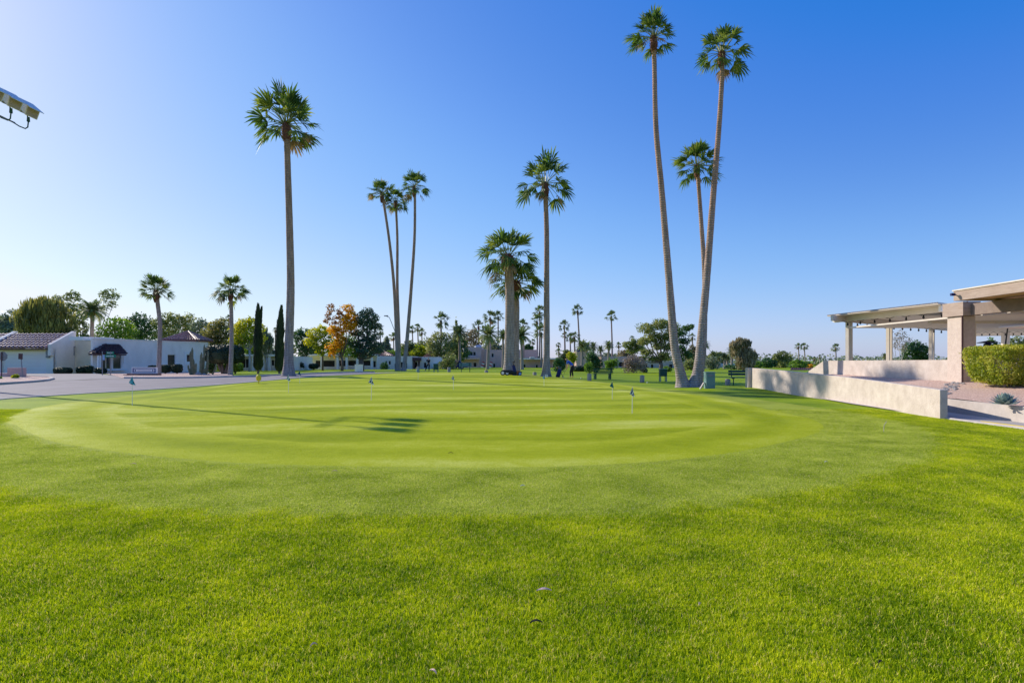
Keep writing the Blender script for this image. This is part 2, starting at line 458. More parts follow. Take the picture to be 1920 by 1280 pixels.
green_px = [(8, 796), (60, 826), (160, 846), (320, 865), (520, 877), (900, 883), (1150, 877), (1330, 862), (1460, 840), (1560, 810),
            (1540, 788), (1450, 768), (1360, 748), (1250, 732), (1150, 719), (1060, 709)]
green_w = [P(x, y)[:2] for x, y in green_px] + [(1.5, 50), (-4.5, 53), (-10, 50)]
green_w += [P(x, y)[:2] for x, y in [(560, 710), (440, 720), (300, 736), (150, 752), (60, 766), (15, 780)]]
green_poly = catmull(green_w, 8)
fringe_px = [(-90, 830), (-40, 890), (60, 935), (250, 955), (520, 965), (900, 968), (1200, 960), (1400, 942), (1560, 916), (1690, 880),
             (1760, 845), (1750, 812), (1660, 785), (1520, 762), (1390, 745), (1270, 730)]
fringe_w = [P(x, y)[:2] for x, y in fringe_px] + [(4, 47), (-5, 50), (-13, 40), (-16.5, 28), (-16.5, 22)]
fringe_poly = catmull(fringe_w, 8)
def turf_sheet(name, poly, cen, off, material, rings=26):
    mb = MB(); n = len(poly); rim = []
    mb.v.append((*cen, ter(*cen) + off)); rim.append(20)
    for r in range(1, rings + 1):
        k = r / rings
        for (x, y) in poly:
            X = cen[0] + (x - cen[0]) * k; Y = cen[1] + (y - cen[1]) * k
            mb.v.append((X, Y, ter(X, Y) + (off if r < rings else .0))); rim.append((1 - k) * math.hypot(x - cen[0], y - cen[1]))
    for i in range(n): mb.f.append([0, 1 + i, 1 + (i + 1) % n])
    for r in range(rings - 1):
        for i in range(n):
            a = 1 + r * n; j = (i + 1) % n
            mb.f.append([a + i, a + n + i, a + n + j, a + j])
    mb.m = [0] * len(mb.f)
    o = struct(mb, name, material, True)
    me = o.data
    at = me.attributes.new('rim', 'FLOAT', 'POINT'); at.data.foreach_set('value', rim)
    ar = sum(poly[i][0] * poly[(i + 1) % n][1] - poly[(i + 1) % n][0] * poly[i][1] for i in range(n))
    if ar < 0: me.flip_normals()
    return o
turf_sheet('fringe', fringe_poly, (-3.5, 22), .010, M['fringe'])
turf_sheet('putting_green', green_poly, (-3.5, 25), .018, M['green'], 40)

def resample(pts, n):
    d = [0]
    for a, b in zip(pts, pts[1:]): d.append(d[-1] + math.hypot(b[0] - a[0], b[1] - a[1]))
    out = []; j = 0
    for i in range(n):
        t = d[-1] * i / (n - 1)
        while j < len(d) - 2 and d[j + 1] < t: j += 1
        k = (t - d[j]) / max(1e-6, d[j + 1] - d[j])
        out.append((pts[j][0] + (pts[j + 1][0] - pts[j][0]) * k, pts[j][1] + (pts[j + 1][1] - pts[j][1]) * k))
    return out
def strip(name, A, B, off, material, n=60, m=10, zf=None):
    A = resample(A, n); B = resample(B, n); mb = MB()
    for j in range(m + 1):
        for i in range(n):
            x = A[i][0] + (B[i][0] - A[i][0]) * j / m; y = A[i][1] + (B[i][1] - A[i][1]) * j / m
            mb.v.append((x, y, (zf(x, y) if zf else ter(x, y)) + off))
    for j in range(m):
        for i in range(n - 1):
            a = j * n + i; mb.f.append([a, a + 1, a + 1 + n, a + n]); mb.m.append(0)
    p, q, r = [Vector(mb.v[i]) for i in mb.f[0][:3]]
    if (q - p).cross(r - p).z < 0: mb.f = [f[::-1] for f in mb.f]
    return struct(mb, name, material, True)
def kerb(name, pts, wdt, h, material, side=1, off=0.0):
    """a raised kerb following a world polyline"""
    pts = resample(pts, max(12, len(pts) * 8)); mb = MB(); n = len(pts)
    for i in range(n):
        a = Vector(pts[max(i - 1, 0)]); b = Vector(pts[min(i + 1, n - 1)]); t = (b - a).normalized()
        nn = Vector((-t.y, t.x)) * side; p = Vector(pts[i])
        for (u, z) in ((0, -.05), (.015, h - .02), (.04, h), (wdt, h), (wdt, -.05)):
            q = p + nn * u; mb.v.append((q.x, q.y, ter(q.x, q.y) + z + off))
    for i in range(n - 1):
        for k in range(4):
            a = i * 5 + k; mb.f.append([a, a + 1, a + 6, a + 5]); mb.m.append(0)
    return struct(mb, name, material)
W2 = lambda l: [tuple(P(x, y)[:2]) for x, y in l]
near = [(-29, 16)] + W2([(-60, 754), (0, 748), (150, 738), (350, 725.5), (440, 718.5), (480, 715), (540, 709.5), (600, 705)]) + [(-11.5, 50), (-9, 56)]
far = [(-46, 31)] + W2([(-60, 724), (0, 722.5), (103, 714.5), (240, 709.5), (400, 708.5), (480, 706), (560, 703)]) + [(-15.6, 54), (-14, 60)]
strip('road', near, far, .02, M['asphalt'], 120, 14)
kerb('kerb', near[:-1], .28, .035, M['concrete'], -1)
kerb('kerb', W2([(232, 709.8), (300, 709.8), (400, 708.5), (480, 706), (560, 703)]) + [(-15.6, 54), (-14, 60)], .22, .13, M['concrete'], 1)
# side street and drive
strip('side_street', W2([(85, 716), (160, 712), (245, 709.5)]), W2([(-60, 701.5), (60, 700.8), (178, 700.8)]), .028, M['asphalt2'], 30, 12)
strip('gravel_yard', W2([(228, 709), (300, 709), (400, 707.8), (440, 706.8)]), W2([(178, 698.5), (260, 698), (360, 697.5), (420, 698)]), .04, M['gravel'], 30, 10)
isl_out = W2([(-80, 724), (0, 721.5), (60, 717.8), (92, 714.5), (103, 711.5), (97, 709), (60, 707.5), (0, 706.5), (-80, 706.5)])
strip('gravel_island', isl_out[:5], isl_out[:3:-1], .10, M['gravel'], 30, 8)
kerb('kerb', isl_out[::-1], .2, .14, M['concrete'], -1)

# ------------------------------------------------------------ grass blades near the camera (stuff)
def make_patch(seed, n, size, h0, h1, wd, name):
    rnd = random.Random(seed); mb = MB(); vc = []
    for i in range(n):
        x = (rnd.uniform(-size, size) + rnd.uniform(-size, size)) / 2; y = (rnd.uniform(-size, size) + rnd.uniform(-size, size)) / 2   # tent-shaped density: neighbouring patches add up evenly
        cl = mnoise.noise(Vector((x * 9 + seed, y * 9, 0)))
        c2 = mnoise.noise(Vector((x * 42 + seed * 3, y * 42, 5)))
        if c2 < -.14: continue
        h = rnd.uniform(h0, h1) * (1 + .40 * cl + .8 * c2); a = rnd.uniform(0, 2 * PI); la = rnd.uniform(0, 2 * PI); ln = rnd.uniform(.1, .75) * h
        ax = Vector((math.cos(a), math.sin(a), 0)) * wd / 2 * rnd.uniform(.7, 1.3)
        b = Vector((x, y, 0)); md = b + Vector((math.cos(la) * ln * .35, math.sin(la) * ln * .35, h * .6)); tp = b + Vector((math.cos(la) * ln, math.sin(la) * ln, h))
        k = len(mb.v)
        mb.v += [tuple(b - ax), tuple(b + ax), tuple(md + ax * .8), tuple(md - ax * .8), tuple(tp)]
        mb.f += [[k, k + 1, k + 2, k + 3], [k + 3, k + 2, k + 4]]; mb.m += [0, 0]
        q = rnd.random(); dry = 1.0 if rnd.random() < .07 + .22 * max(0, mnoise.noise(Vector((x * 16, y * 16, seed)))) else 0.0
        vc += [(q, dry, .0, 1), (q, dry, 0, 1), (q, dry, .6, 1), (q, dry, .6, 1), (q, dry, 1, 1)]
    me = bpy.data.meshes.new(name); me.from_pydata(mb.v, [], mb.f)
    at = me.attributes.new('bl', 'FLOAT_COLOR', 'POINT'); at.data.foreach_set('color', [c for v in vc for c in v])
    return me
def blade_mat(name, a, b_, c, dryc):
    m = bpy.data.materials.new(name); m.use_nodes = True
    nt = m.node_tree; nd = nt.nodes; lk = nt.links; p = nd["Principled BSDF"]; out = nd["Material Output"]
    p.inputs["Roughness"].default_value = .5; p.inputs["Specular IOR Level"].default_value = .15
    at = nd.new("ShaderNodeAttribute"); at.attribute_name = 'bl'
    sp = nd.new("ShaderNodeSeparateColor"); lk.new(at.outputs["Color"], sp.inputs[0])
    g = nd.new("ShaderNodeNewGeometry")
    n = nd.new("ShaderNodeTexNoise"); n.inputs["Scale"].default_value = 1.1; n.inputs["Detail"].default_value = 7; n.inputs["Roughness"].default_value = .7
    lk.new(g.outputs["Position"], n.inputs["Vector"])
    ma = nd.new("ShaderNodeMath"); ma.operation = 'MULTIPLY_ADD'; ma.inputs[1].default_value = 1.7; ma.inputs[2].default_value = -.64
    lk.new(n.outputs["Fac"], ma.inputs[0])
    mb_ = nd.new("ShaderNodeMath"); mb_.operation = 'MULTIPLY_ADD'; mb_.inputs[1].default_value = .6
    lk.new(sp.outputs[0], mb_.inputs[0]); lk.new(ma.outputs[0], mb_.inputs[2])
    r = nd.new("ShaderNodeValToRGB"); e = r.color_ramp.elements
    e[0].position = .1; e[0].color = (*a, 1); e[1].position = .95; e[1].color = (*c, 1); q = e.new(.5); q.color = (*b_, 1)
    lk.new(mb_.outputs[0], r.inputs[0])
    mx = nd.new("ShaderNodeMix"); mx.data_type = 'RGBA'; mx.inputs[7].default_value = (*dryc, 1)
    lk.new(sp.outputs[1], mx.inputs[0]); lk.new(r.outputs[0], mx.inputs[6]); lk.new(mx.outputs[2], p.inputs["Base Color"])
    t = nd.new("ShaderNodeBsdfTranslucent"); lk.new(mx.outputs[2], t.inputs["Color"])
    ms = nd.new("ShaderNodeMixShader"); ms.inputs[0].default_value = .36
    lk.new(p.outputs[0], ms.inputs[1]); lk.new(t.outputs[0], ms.inputs[2]); lk.new(ms.outputs[0], out.inputs["Surface"])
    return m
M['blade'] = blade_mat('rough_blade', (.12, .225, .003), (.42, .535, .005), (.82, .82, .02), (.84, .68, .20))
M['blade2'] = blade_mat('fringe_blade', (.24, .33, .020), (.50, .58, .045), (.76, .78, .16), (.80, .70, .32))
def scatter(name, label, pts, patch_meshes, material):
    """one object: points with rotated copies of small turf patches on them"""
    me = bpy.data.meshes.new(name); me.from_pydata([p[:3] for p in pts], [], [])
    ro = me.attributes.new('rot', 'FLOAT_VECTOR', 'POINT'); ro.data.foreach_set('vector', [c for p in pts for c in (0, 0, p[3])])
    rm = me.attributes.new('rim', 'FLOAT', 'POINT'); rm.data.foreach_set('value', [(p[5] if len(p) > 5 else 0.0) for p in pts])
    ix = me.attributes.new('pick', 'INT', 'POINT'); ix.data.foreach_set('value', [p[4] for p in pts])
    o = bpy.data.objects.new(name, me); col.objects.link(o); tag(o, label, None, None, 'stuff'); o['category'] = 'grass'
    ng = bpy.data.node_groups.new(name, 'GeometryNodeTree')
    ng.interface.new_socket('Geometry', in_out='INPUT', socket_type='NodeSocketGeometry')
    ng.interface.new_socket('Geometry', in_out='OUTPUT', socket_type='NodeSocketGeometry')
    nd = ng.nodes; lk = ng.links
    gi = nd.new('NodeGroupInput'); go = nd.new('NodeGroupOutput')
    mp = nd.new('GeometryNodeMeshToPoints'); lk.new(gi.outputs[0], mp.inputs['Mesh'])
    gt = nd.new('GeometryNodeGeometryToInstance')
    for pm in reversed(patch_meshes):
        po = bpy.data.objects.new('turf_patch', pm)
        pm.materials.append(material)
        oi = nd.new('GeometryNodeObjectInfo'); oi.inputs['Object'].default_value = po
        lk.new(oi.outputs['Geometry'], gt.inputs[0])
    ip = nd.new('GeometryNodeInstanceOnPoints')
    lk.new(mp.outputs[0], ip.inputs['Points']); lk.new(gt.outputs[0], ip.inputs['Instance'])
    ip.inputs['Pick Instance'].default_value = True
    na = nd.new('GeometryNodeInputNamedAttribute'); na.data_type = 'INT'; na.inputs[0].default_value = 'pick'
    nr = nd.new('GeometryNodeInputNamedAttribute'); nr.data_type = 'FLOAT_VECTOR'; nr.inputs[0].default_value = 'rot'
    lk.new(na.outputs[0], ip.inputs['Instance Index'])
    er = nd.new('FunctionNodeEulerToRotation'); lk.new(nr.outputs[0], er.inputs[0]); lk.new(er.outputs[0], ip.inputs['Rotation'])
    lk.new(ip.outputs[0], go.inputs[0])
    md = o.modifiers.new('scatter', 'NODES'); md.node_group = ng
    return o
S = .25
pr = [make_patch(i, 1750, S, .013, .027, .0042, 'turf_patch') for i in range(6)]
pf = [make_patch(10 + i, 1300, S, .007, .016, .0042, 'short_turf_patch') for i in range(6)]
pg = [make_patch(20 + i, 330, S, .003, .0065, .0045, 'green_patch') for i in range(6)]
ptg = []
rnd = random.Random(5)
ptr = []; ptf = []
y = -.6
while y < 22:
    xm = math.ceil((max(y, 0) * .95 + 4.5) / S) * S; x = -xm
    while x < xm:
        X = x + S / 2; Y = y + S / 2
        if not inside(green_poly, X, Y) and X < 10.9 and Y < 18:
            fr = inside(fringe_poly, X + rnd.uniform(-.08, .08), Y + rnd.uniform(-.08, .08))
            e = (X, Y, ter(X, Y) + (.010 if fr else .002), rnd.choice((0, PI / 2, PI, -PI / 2)), rnd.randrange(6))
            (ptf if fr else ptr).append(e)
        elif Y < 22 and inside(green_poly, X, Y) and rnd.random() < (22 - Y) / 9:
            rim = 9.0
            for (ax_, ay_), (bx_, by_) in zip(green_poly, green_poly[1:] + green_poly[:1]):
                # distance to the rim along the spoke from the middle of the green
                dx, dy = X + 3.5, Y - 25; ex, ey = bx_ - ax_, by_ - ay_; den = dx * ey - dy * ex
                if abs(den) < 1e-9: continue
                tt = ((ax_ + 3.5) * ey - (ay_ - 25) * ex) / den; uu = ((ax_ + 3.5) * dy - (ay_ - 25) * dx) / den
                if tt > 0 and -.001 <= uu <= 1.001: rim = (tt - 1) * math.hypot(dx, dy)
            ptg.append((X, Y, ter(X, Y) + .0175, rnd.choice((0, PI / 2, PI, -PI / 2)), rnd.randrange(6), rim))
        x += S
    y += S
scatter('rough_grass', 'lush uncut grass blades of the lawn in the foreground', ptr, pr, M['blade'])
scatter('fringe_grass', 'shorter paler grass blades ringing the putting green', ptf, pf, M['blade2'])
scatter('green_grass', 'very short dense mown grass of the putting green', ptg, pg, M['green_blade'])
# ------------------------------------------------------------ walls with real openings
class Facade:
    """an upright wall plane from p0 to p1 (left to right as seen from the front)"""
    def __init__(s, p0, p1, z0, z1):
        s.p0 = Vector((p0[0], p0[1], 0)); s.p1 = Vector((p1[0], p1[1], 0))
        s.L = (s.p1 - s.p0).length; s.d = (s.p1 - s.p0) / s.L; s.n = Vector((s.d.y, -s.d.x, 0)); s.z0 = z0; s.z1 = z1
    def at(s, u, z, out=0): return s.p0 + s.d * u + s.n * out + Vector((0, 0, z))
    def uz(s, px, py, out=0):
        r = Vector(((px - 960) / F, 1, 0)); o = s.p0 + s.n * out
        t = o.dot(s.n) / r.dot(s.n); q = r * t
        return (q - o).dot(s.d), EYE + (HZ - py) / F * t
    def rect(s, x0, y0, x1, y1, out=0):
        u0, za = s.uz(x0, y1, out); u1, _ = s.uz(x1, y1, out); _, zb = s.uz((x0 + x1) / 2, y0, out); _, za = s.uz((x0 + x1) / 2, y1, out)
        return (min(u0, u1), max(u0, u1), za, zb)
    def slab(s, mb, u0, u1, z0, z1, o0, o1, m=0):
        return mb.obox(s.at((u0 + u1) / 2, (z0 + z1) / 2, (o0 + o1) / 2), s.d * (u1 - u0), s.n * abs(o1 - o0), (0, 0, z1 - z0), m)
    def wall(s, mb, openings=(), th=.25, m=0):
        us = sorted({0, s.L, *[u for o in openings for u in o[:2]]}); zs = sorted({s.z0, s.z1, *[z for o in openings for z in o[2:4]]})
        for a, b in zip(us, us[1:]):
            for c, d in zip(zs, zs[1:]):
                if b - a < 1e-4 or d - c < 1e-4: continue
                mu, mz = (a + b) / 2, (c + d) / 2
                if any(o[0] < mu < o[1] and o[2] < mz < o[3] for o in openings): continue
                s.slab(mb, a, b, c, d, 0, -th, m)
        return mb
def add_window(fc, parent, r, panes=2, frame='trim', glass='glass', depth=.12, name='window', fw=.07):
    u0, u1, z0, z1 = r
    mb = MB(); fc.slab(mb, u0, u1, z0, z1, -depth - .02, -depth - .05)
    g = mb.build(name, M[glass], parent)
    mb = MB(); w_ = fw
    fc.slab(mb, u0, u1, z0, z0 + w_, -depth + .05, -depth - .018); fc.slab(mb, u0, u1, z1 - w_, z1, -depth + .05, -depth - .018)
    for i in range(panes + 1):
        u = u0 + (u1 - u0 - w_) * i / panes
        fc.slab(mb, u, u + w_, z0 + w_, z1 - w_, -depth + .048, -depth - .018)
    mb.build('frame', M[frame], g)
    return g
def house_body(fc, parent, wallmat, depth, openings=(), parapet=.25, skew=None):
    mb = MB(); fc.wall(mb, openings)
    w_ = .25; sk = Vector(skew) if skew else -fc.n * depth      # the end walls run back along sk
    sn = sk.normalized(); e = fc.d
    q = w_ + .001; k = sk * (1 - q / sk.length)
    for u, sg in ((w_ / 2, 1), (fc.L - w_ / 2, -1)):
        c = fc.at(u, 0) + sn * q + k / 2; c.z = (fc.z0 + fc.z1) / 2
        mb.obox(c, e * w_, k, (0, 0, fc.z1 - fc.z0))
    c = fc.at(fc.L / 2, 0) + sk + sn * (w_ / 2 + .002); c.z = (fc.z0 + fc.z1) / 2
    mb.obox(c, e * fc.L, sn * w_, (0, 0, fc.z1 - fc.z0))
    o = mb.build('wall', wallmat, parent)
    mb = MB(); c = fc.at(fc.L / 2, 0) + sk / 2; c.z = fc.z1 - parapet - .08
    mb.obox(c, e * (fc.L - 2 * w_ - .01), sk * (1 - 2.2 * w_ / sk.length), (0, 0, .15)); mb.build('roof', M['concrete'], parent)
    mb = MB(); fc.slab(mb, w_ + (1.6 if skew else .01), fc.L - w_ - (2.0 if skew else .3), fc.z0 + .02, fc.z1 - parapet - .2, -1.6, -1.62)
    mb.build('dark_backing', M['dark'], parent)  # near-black sheet standing in for the shade inside the rooms
    return o
def tiled(mb, a, b, c, d, pitch=.42, row=.5, amp=.085, m=0, thick=.10):
    """barrel tiles on the slope: a-b is the eave, d-c the ridge"""
    a, b, c, d = map(Vector, (a, b, c, d))
    nrm = (b - a).cross(d - a).normalized()
    if nrm.z < 0: nrm = -nrm
    nc = max(2, int((b - a).length / pitch)); nr = max(2, int((d - a).length / row)); sub = 6
    base = len(mb.v); W = nc * sub + 1
    for j in range(nr):
        for e in (0, 1):
            v = (j + e) / nr
            for i in range(W):
                u = i / (W - 1)
                p = (a + (b - a) * u) * (1 - v) + (d + (c - d) * u) * v
                h = amp * math.sin(2 * PI * i / sub) + (thick if e == 0 else 0.008)
                q = p + nrm * (h + .03); mb.v.append(tuple(q))
    for j in range(nr * 2 - 1):
        for i in range(W - 1):
            k = base + j * W + i; mb.f.append([k, k + 1, k + 1 + W, k + W]); mb.m.append(m)
    # underside
    mb.add([a - nrm * .03, b - nrm * .03, c - nrm * .03, d - nrm * .03], [(0, 3, 2, 1)], m)
    mb.add([a - nrm * .03, b - nrm * .03, b + nrm * .05, a + nrm * .05], [(0, 1, 2, 3)], m)
    return mb

# ---- garage at the left edge
g0 = ter(-47, 60)
fc = Facade((-60.0, 60.3), (-46.9, 60.0), g0 - .3, 2.75)
t = thing('garage_house', 'white garage block with purple-brown tile roof and wide white door at left edge', 'house', (-50, 60, g0))
rd = fc.rect(4, 658, 87, 698.5)
hb = MB(); fc.wall(hb, [(rd[0], rd[1], fc.z0 + .01, rd[3])])
fc.slab(hb, 0, fc.L, fc.z0, 2.7, -2.75, -2.95)
hb.build('wall', M['stucco_white'], t)
mb = MB(); z = fc.z0
n = 6; zz0 = fc.z0 + .3
for i in range(n):
    a = zz0 + (rd[3] - zz0) * i / n; b = zz0 + (rd[3] - zz0) * (i + 1) / n
    fc.slab(mb, rd[0], rd[1], a, b - .02, -.18, -.24)
fc.slab(mb, rd[0], rd[1], zz0, rd[3], -.242, -.26)
mb.build('garage_door', M['garage'], t)
mb = MB(); fc.slab(mb, rd[0] - .05, rd[1] + .15, rd[3] + .02, rd[3] + .20, .10, .003); mb.build('lintel', M['stucco_cream'], t)
# roof with side parapets
zr = 4.35
A = fc.at(0, 2.78, .45); B = fc.at(fc.L - .3, 2.78, .45); C = fc.at(fc.L - .3, zr, -2.6); Dd = fc.at(0, zr, -2.6)
tiled(MB(), A, B, C, Dd).build('roof', M['tile'], t)
mb = MB(); fc.slab(mb, 0, fc.L - .3, 2.60, 2.74, .42, .34); mb.build('gutter', M['brown'], t)
def parapet(u0, u1, mb, fc=fc):
    pts = [(.35, 2.0), (.35, 3.15), (-2.8, zr + .3), (-3.0, zr + .3), (-3.0, 2.0)]
    vs = [fc.at(u, z, o) for u in (u0, u1) for o, z in pts]; k = len(pts)
    mb.add(vs, [list(range(k)), list(range(k, 2 * k))[::-1]] + [[i, k + i, k + (i + 1) % k, (i + 1) % k] for i in range(k)])
mb = MB(); parapet(fc.L - .3, fc.L, mb)
fc.slab(mb, fc.L - .3, fc.L, fc.z0, 2.0, .003, -3.0)
uP = fc.uz(8, 640)[0]
mb.build('side_wall', M['stucco_white'], t)
mb = MB(); parapet(uP - 1.6, uP - 1.2, mb); mb.build('roof_parapet', M['stucco_white'], t)
for py, hh in ((661.5, .42), (668.5, .22)):
    mb = MB(); u, z = fc.uz(91, py); mb.obox(fc.at(u, z, .09), fc.d * .34, fc.n * .14, (0, 0, hh)); mb.obox(fc.at(u, z + hh / 2 + .03, .08), fc.d * .2, fc.n * .1, (0, 0, .06))
    mb.build('wall_lamp' if hh > .3 else 'house_plate', M['steel'], t)
mb = MB(); u, z = fc.uz(42, 654); mb.obox(fc.at(u, z + .02, .06), fc.d * .62, fc.n * .1, (0, 0, .22)); mb.build('vent', M['black'], t)
# link wall with a pipe; warm bounce light put into its cream colour
fl = Facade((-48.5, 63.2), (-40.9, 61.6), ter(-44, 63) - .3, 3.72)
t = thing('garden_wall', 'garden wall, warm bounce light painted into its cream stucco, linking the garage to the white house', 'wall', (-43, 63, ter(-43, 63)))
mb = MB(); fl.wall(mb); mb.build('wall', M['stucco_cream'], t)
mb = MB(); fl.slab(mb, 0, fl.L, 3.722, 3.78, .04, -.25); mb.build('coping', M['stucco_white'], t)
mb = MB(); a = fl.uz(140.5, 650); b = fl.uz(140.5, 666)
mb.tube([fl.at(a[0], a[1], .12), fl.at(b[0], b[1], .12)], .05, 6); mb.obox(fl.at(a[0], a[1], .12), fl.d * .34, fl.n * .06, (0, 0, .08)); mb.build('pipe', M['steel'], t)

# ---- long white flat-roofed house facing the road
z0 = ter(-40, 62)
fh = Facade((-41.45, 58.0), (-37.6, 72.5), z0 - .35, 3.65)
t = thing('white_house', 'long white flat-roofed stucco house with tiled bay canopy behind the road sign', 'house', (-40, 60, z0))
wins = [fh.rect(190, 664, 209, 692), fh.rect(212, 664, 229, 692), fh.rect(314.5, 664, 330, 690), fh.rect(349.5, 664, 362, 679)]
wr = house_body(fh, t, M['stucco_white'], 9, wins, skew=(-5.95, 8.2, 0))
for r, pn in zip(wins, (2, 1, 1, 1)): add_window(fh, t, r, pn, 'stucco_cream' if pn == 2 else 'trim')
mb = MB(); fh.slab(mb, 0, fh.L, 3.66, 3.74, .06, -.18); mb.build('coping', M['trim'], t)
mb = MB(); r = wins[0]; r2 = wins[1]
fh.slab(mb, r[0] - .3, r2[1] + .3, r[2] - .14, r[2] - .003, .35, .003); mb.build('window_sill', M['trim'], t)
mb = MB(); r = wins[3]
fh.slab(mb, r[0] - .3, r[1] + .3, r[3] + .003, r[3] + .28, .06, .003); fh.slab(mb, r[0] - .3, r[0] - .003, r[2] - .28, r[3], .06, .003)
fh.slab(mb, r[1] + .003, r[1] + .3, r[2] - .28, r[3], .06, .003); fh.slab(mb, r[0], r[1], r[2] - .28, r[2] - .003, .06, .003); mb.build('window_surround', M['trim'], t)
# canopy
uA, zA = fh.uz(180, 662.5, 1.0); uB, _ = fh.uz(237, 662, 1.0); uC, zC = fh.uz(199, 645, .05); uD, _ = fh.uz(220, 645, .05)
a = fh.at(uA, zA, 1.1); b = fh.at(uB, zA, 1.1); a2 = fh.at(uA, zA, .02); b2 = fh.at(uB, zA, .02); c = fh.at(uD, zC, .25); d = fh.at(uC, zC, .25)
mb = MB(); tiled(mb, a, b, c, d, .3, .4, .05); tiled(mb, b, b2, fh.at(uD, zC, .02), c, .3, .4, .05); tiled(mb, a2, a, d, fh.at(uC, zC, .02), .3, .4, .05)
cn = mb.build('canopy', M['tile_dark'], t)
mb = MB(); fh.slab(mb, uA + .05, uB - .05, zA - .16, zA - .04, 1.05, .004); mb.build('canopy_beam', M['brown'], cn)
for px in (184, 188, 233):
    mb = MB()
    u = fh.uz(px, 680, .95)[0]; fh.slab(mb, u - .06, u + .06, z0 - .3 if px != 233 else zA - 1.0, zA - .17, 1.0, .88)
    mb.build('canopy_post', M['trim'], cn)
mb = MB(); mb.obox(fh.at(fh.uz(232, 633)[0] - 1.0, 3.75, -3), fh.d * 3.4, fh.n * 1.8, (0, 0, .35)); mb.build('skylight', M['trim'], t)
# tile-roofed lantern on the far end of the roof
ct = D(353, 640, 76); t2 = thing('roof_turret', 'small square turret with hipped red-brown tile roof above the white house', 'turret', (ct.x, ct.y, 3.2))
mb = MB(); h = 2.15; mb.box((ct.x - h * .86, ct.y - h * .86, 2.9), (ct.x + h * .86, ct.y + h * .86, 4.15)); mb.build('wall', M['stucco_cream'], t2)
ap = Vector((ct.x, ct.y, 5.25)); e = [Vector((ct.x + i * h, ct.y + j * h, 4.1)) for i, j in ((-1, -1), (1, -1), (1, 1), (-1, 1))]
mb = MB()
for i in range(4): tiled(mb, e[i], e[(i + 1) % 4], ap + (e[(i + 1) % 4] - ap) * .03, ap + (e[i] - ap) * .03, .34, .4, .06)
for i in range(4): mb.tube([e[i] + Vector((0, 0, .08)), ap + Vector((0, 0, .1))], .09, 6)
mb.build('roof', M['tile'], t2)
mb = MB()
for i in range(4): mb.tube([e[i] - Vector((0, 0, .06)), e[(i + 1) % 4] - Vector((0, 0, .06))], .1, 4)
mb.build('eave', M['brick'], t2)

# ---- generic low buildings further away
def low_building(name, label, cat, x0, x1, Y, top, wallm, wins=(), depth=9, Y1=None, base=None, roofs=(), posts=(), eave=None, glass='dark', group=None, ztop=None):
    Y1 = Y1 or Y
    a = G(x0, Y); b = G(x1, Y1); zt = EYE + (HZ - top) / F * (Y + Y1) / 2
    f = Facade(a[:2], b[:2], min(a.z, b.z) - .6, zt)
    t = thing(name, label, cat, ((a.x + b.x) / 2, (a.y + b.y) / 2, a.z), group)
    rs = [f.rect(*w_[:4]) for w_ in wins]
    rs = [(max(.1, r[0]), min(f.L - .1, r[1]), r[2], r[3]) for r in rs]
    house_body(f, t, wallm, depth, rs)
    for r, w_ in zip(rs, wins):
        add_window(f, t, r, w_[4] if len(w_) > 4 else 1, 'trim', w_[5] if len(w_) > 5 else glass)
    if eave:
        mb = MB(); f.slab(mb, -.2, f.L + .2, zt + .002, zt + .28, 1.7, -.3); mb.build('eave', M[eave], t)
        if posts:
            for p in posts:
                u = f.uz(p, 680, 1.5)[0]; mb = MB(); f.slab(mb, u - .16, u + .16, f.z0, zt, 1.6, 1.28); mb.build('post', M['trim'], t)
    return f, t
f, t = low_building('veranda_house', 'pale low house with posts seen between the two cypresses and clipped tree', 'house', 385, 545, 84, 668, M['stucco_white'],
    [(450, 672, 470, 690, 2), (497, 674, 503, 686, 1), (508, 674, 520, 686, 2)], eave='trim', posts=(430, 447, 475, 494, 505, 523))
low_building('white_house', 'white house wall behind the tree trunk just right of the tall palm', 'house', 548, 592, 104, 672, M['stucco_white'], [(556, 676, 563, 686, 1)], 9)
f, t = low_building('veranda_house', 'long low white house with dark veranda bays behind the golden tree', 'house', 580, 707, 100, 667, M['stucco_white'],
    [(591, 675, 602, 689), (605, 675, 628, 688), (635, 675, 649, 687), (652, 675, 668, 686), (672, 675, 695, 686), (699, 676, 705, 689)], eave='trim', posts=(603, 633, 650, 670, 697))
f, t = low_building('white_house', 'white stucco house with flat roof left of the three slender palms', 'house', 706, 772, 102, 667.5, M['stucco_white'],
    [(722, 676, 726, 684), (728, 676, 733, 684), (739, 681, 743, 691), (748, 678, 756, 690), (758, 680, 764, 691)])
h = 3.0; ct = D(716, 668, 106); t2 = thing('roof_turret', 'small hipped tile roof peeking beside the dark pine', 'turret', (ct.x, ct.y, 2.2))
mb = MB(); mb.box((ct.x - h * .6, ct.y - h * .6, 1.9), (ct.x + h * .6, ct.y + h * .6, 2.45)); mb.build('wall', M['stucco_cream'], t2)
ap = Vector((ct.x, ct.y, 3.3)); e = [Vector((ct.x + i * h * .7, ct.y + j * h * .7, 2.4)) for i, j in ((-1, -1), (1, -1), (1, 1), (-1, 1))]
mb = MB()
for i in range(4): tiled(mb, e[i], e[(i + 1) % 4], ap + (e[(i + 1) % 4] - ap) * .03, ap + (e[i] - ap) * .03, .34, .4, .06)
mb.build('roof', M['tile'], t2)
f, t = low_building('entry_house', 'white house with dark timber porch behind the dark-dressed golfer', 'house', 764, 828, 104, 669, M['stucco_white'],
    [(768, 677, 771, 691), (776, 678, 783, 690), (794, 679, 800, 690)])
mb = MB()
for px in (776.5, 785.5): 
    u = f.uz(px, 680, 1.1)[0]; f.slab(mb, u - .13, u + .13, f.z0, 1.5, 1.2, 1.0)
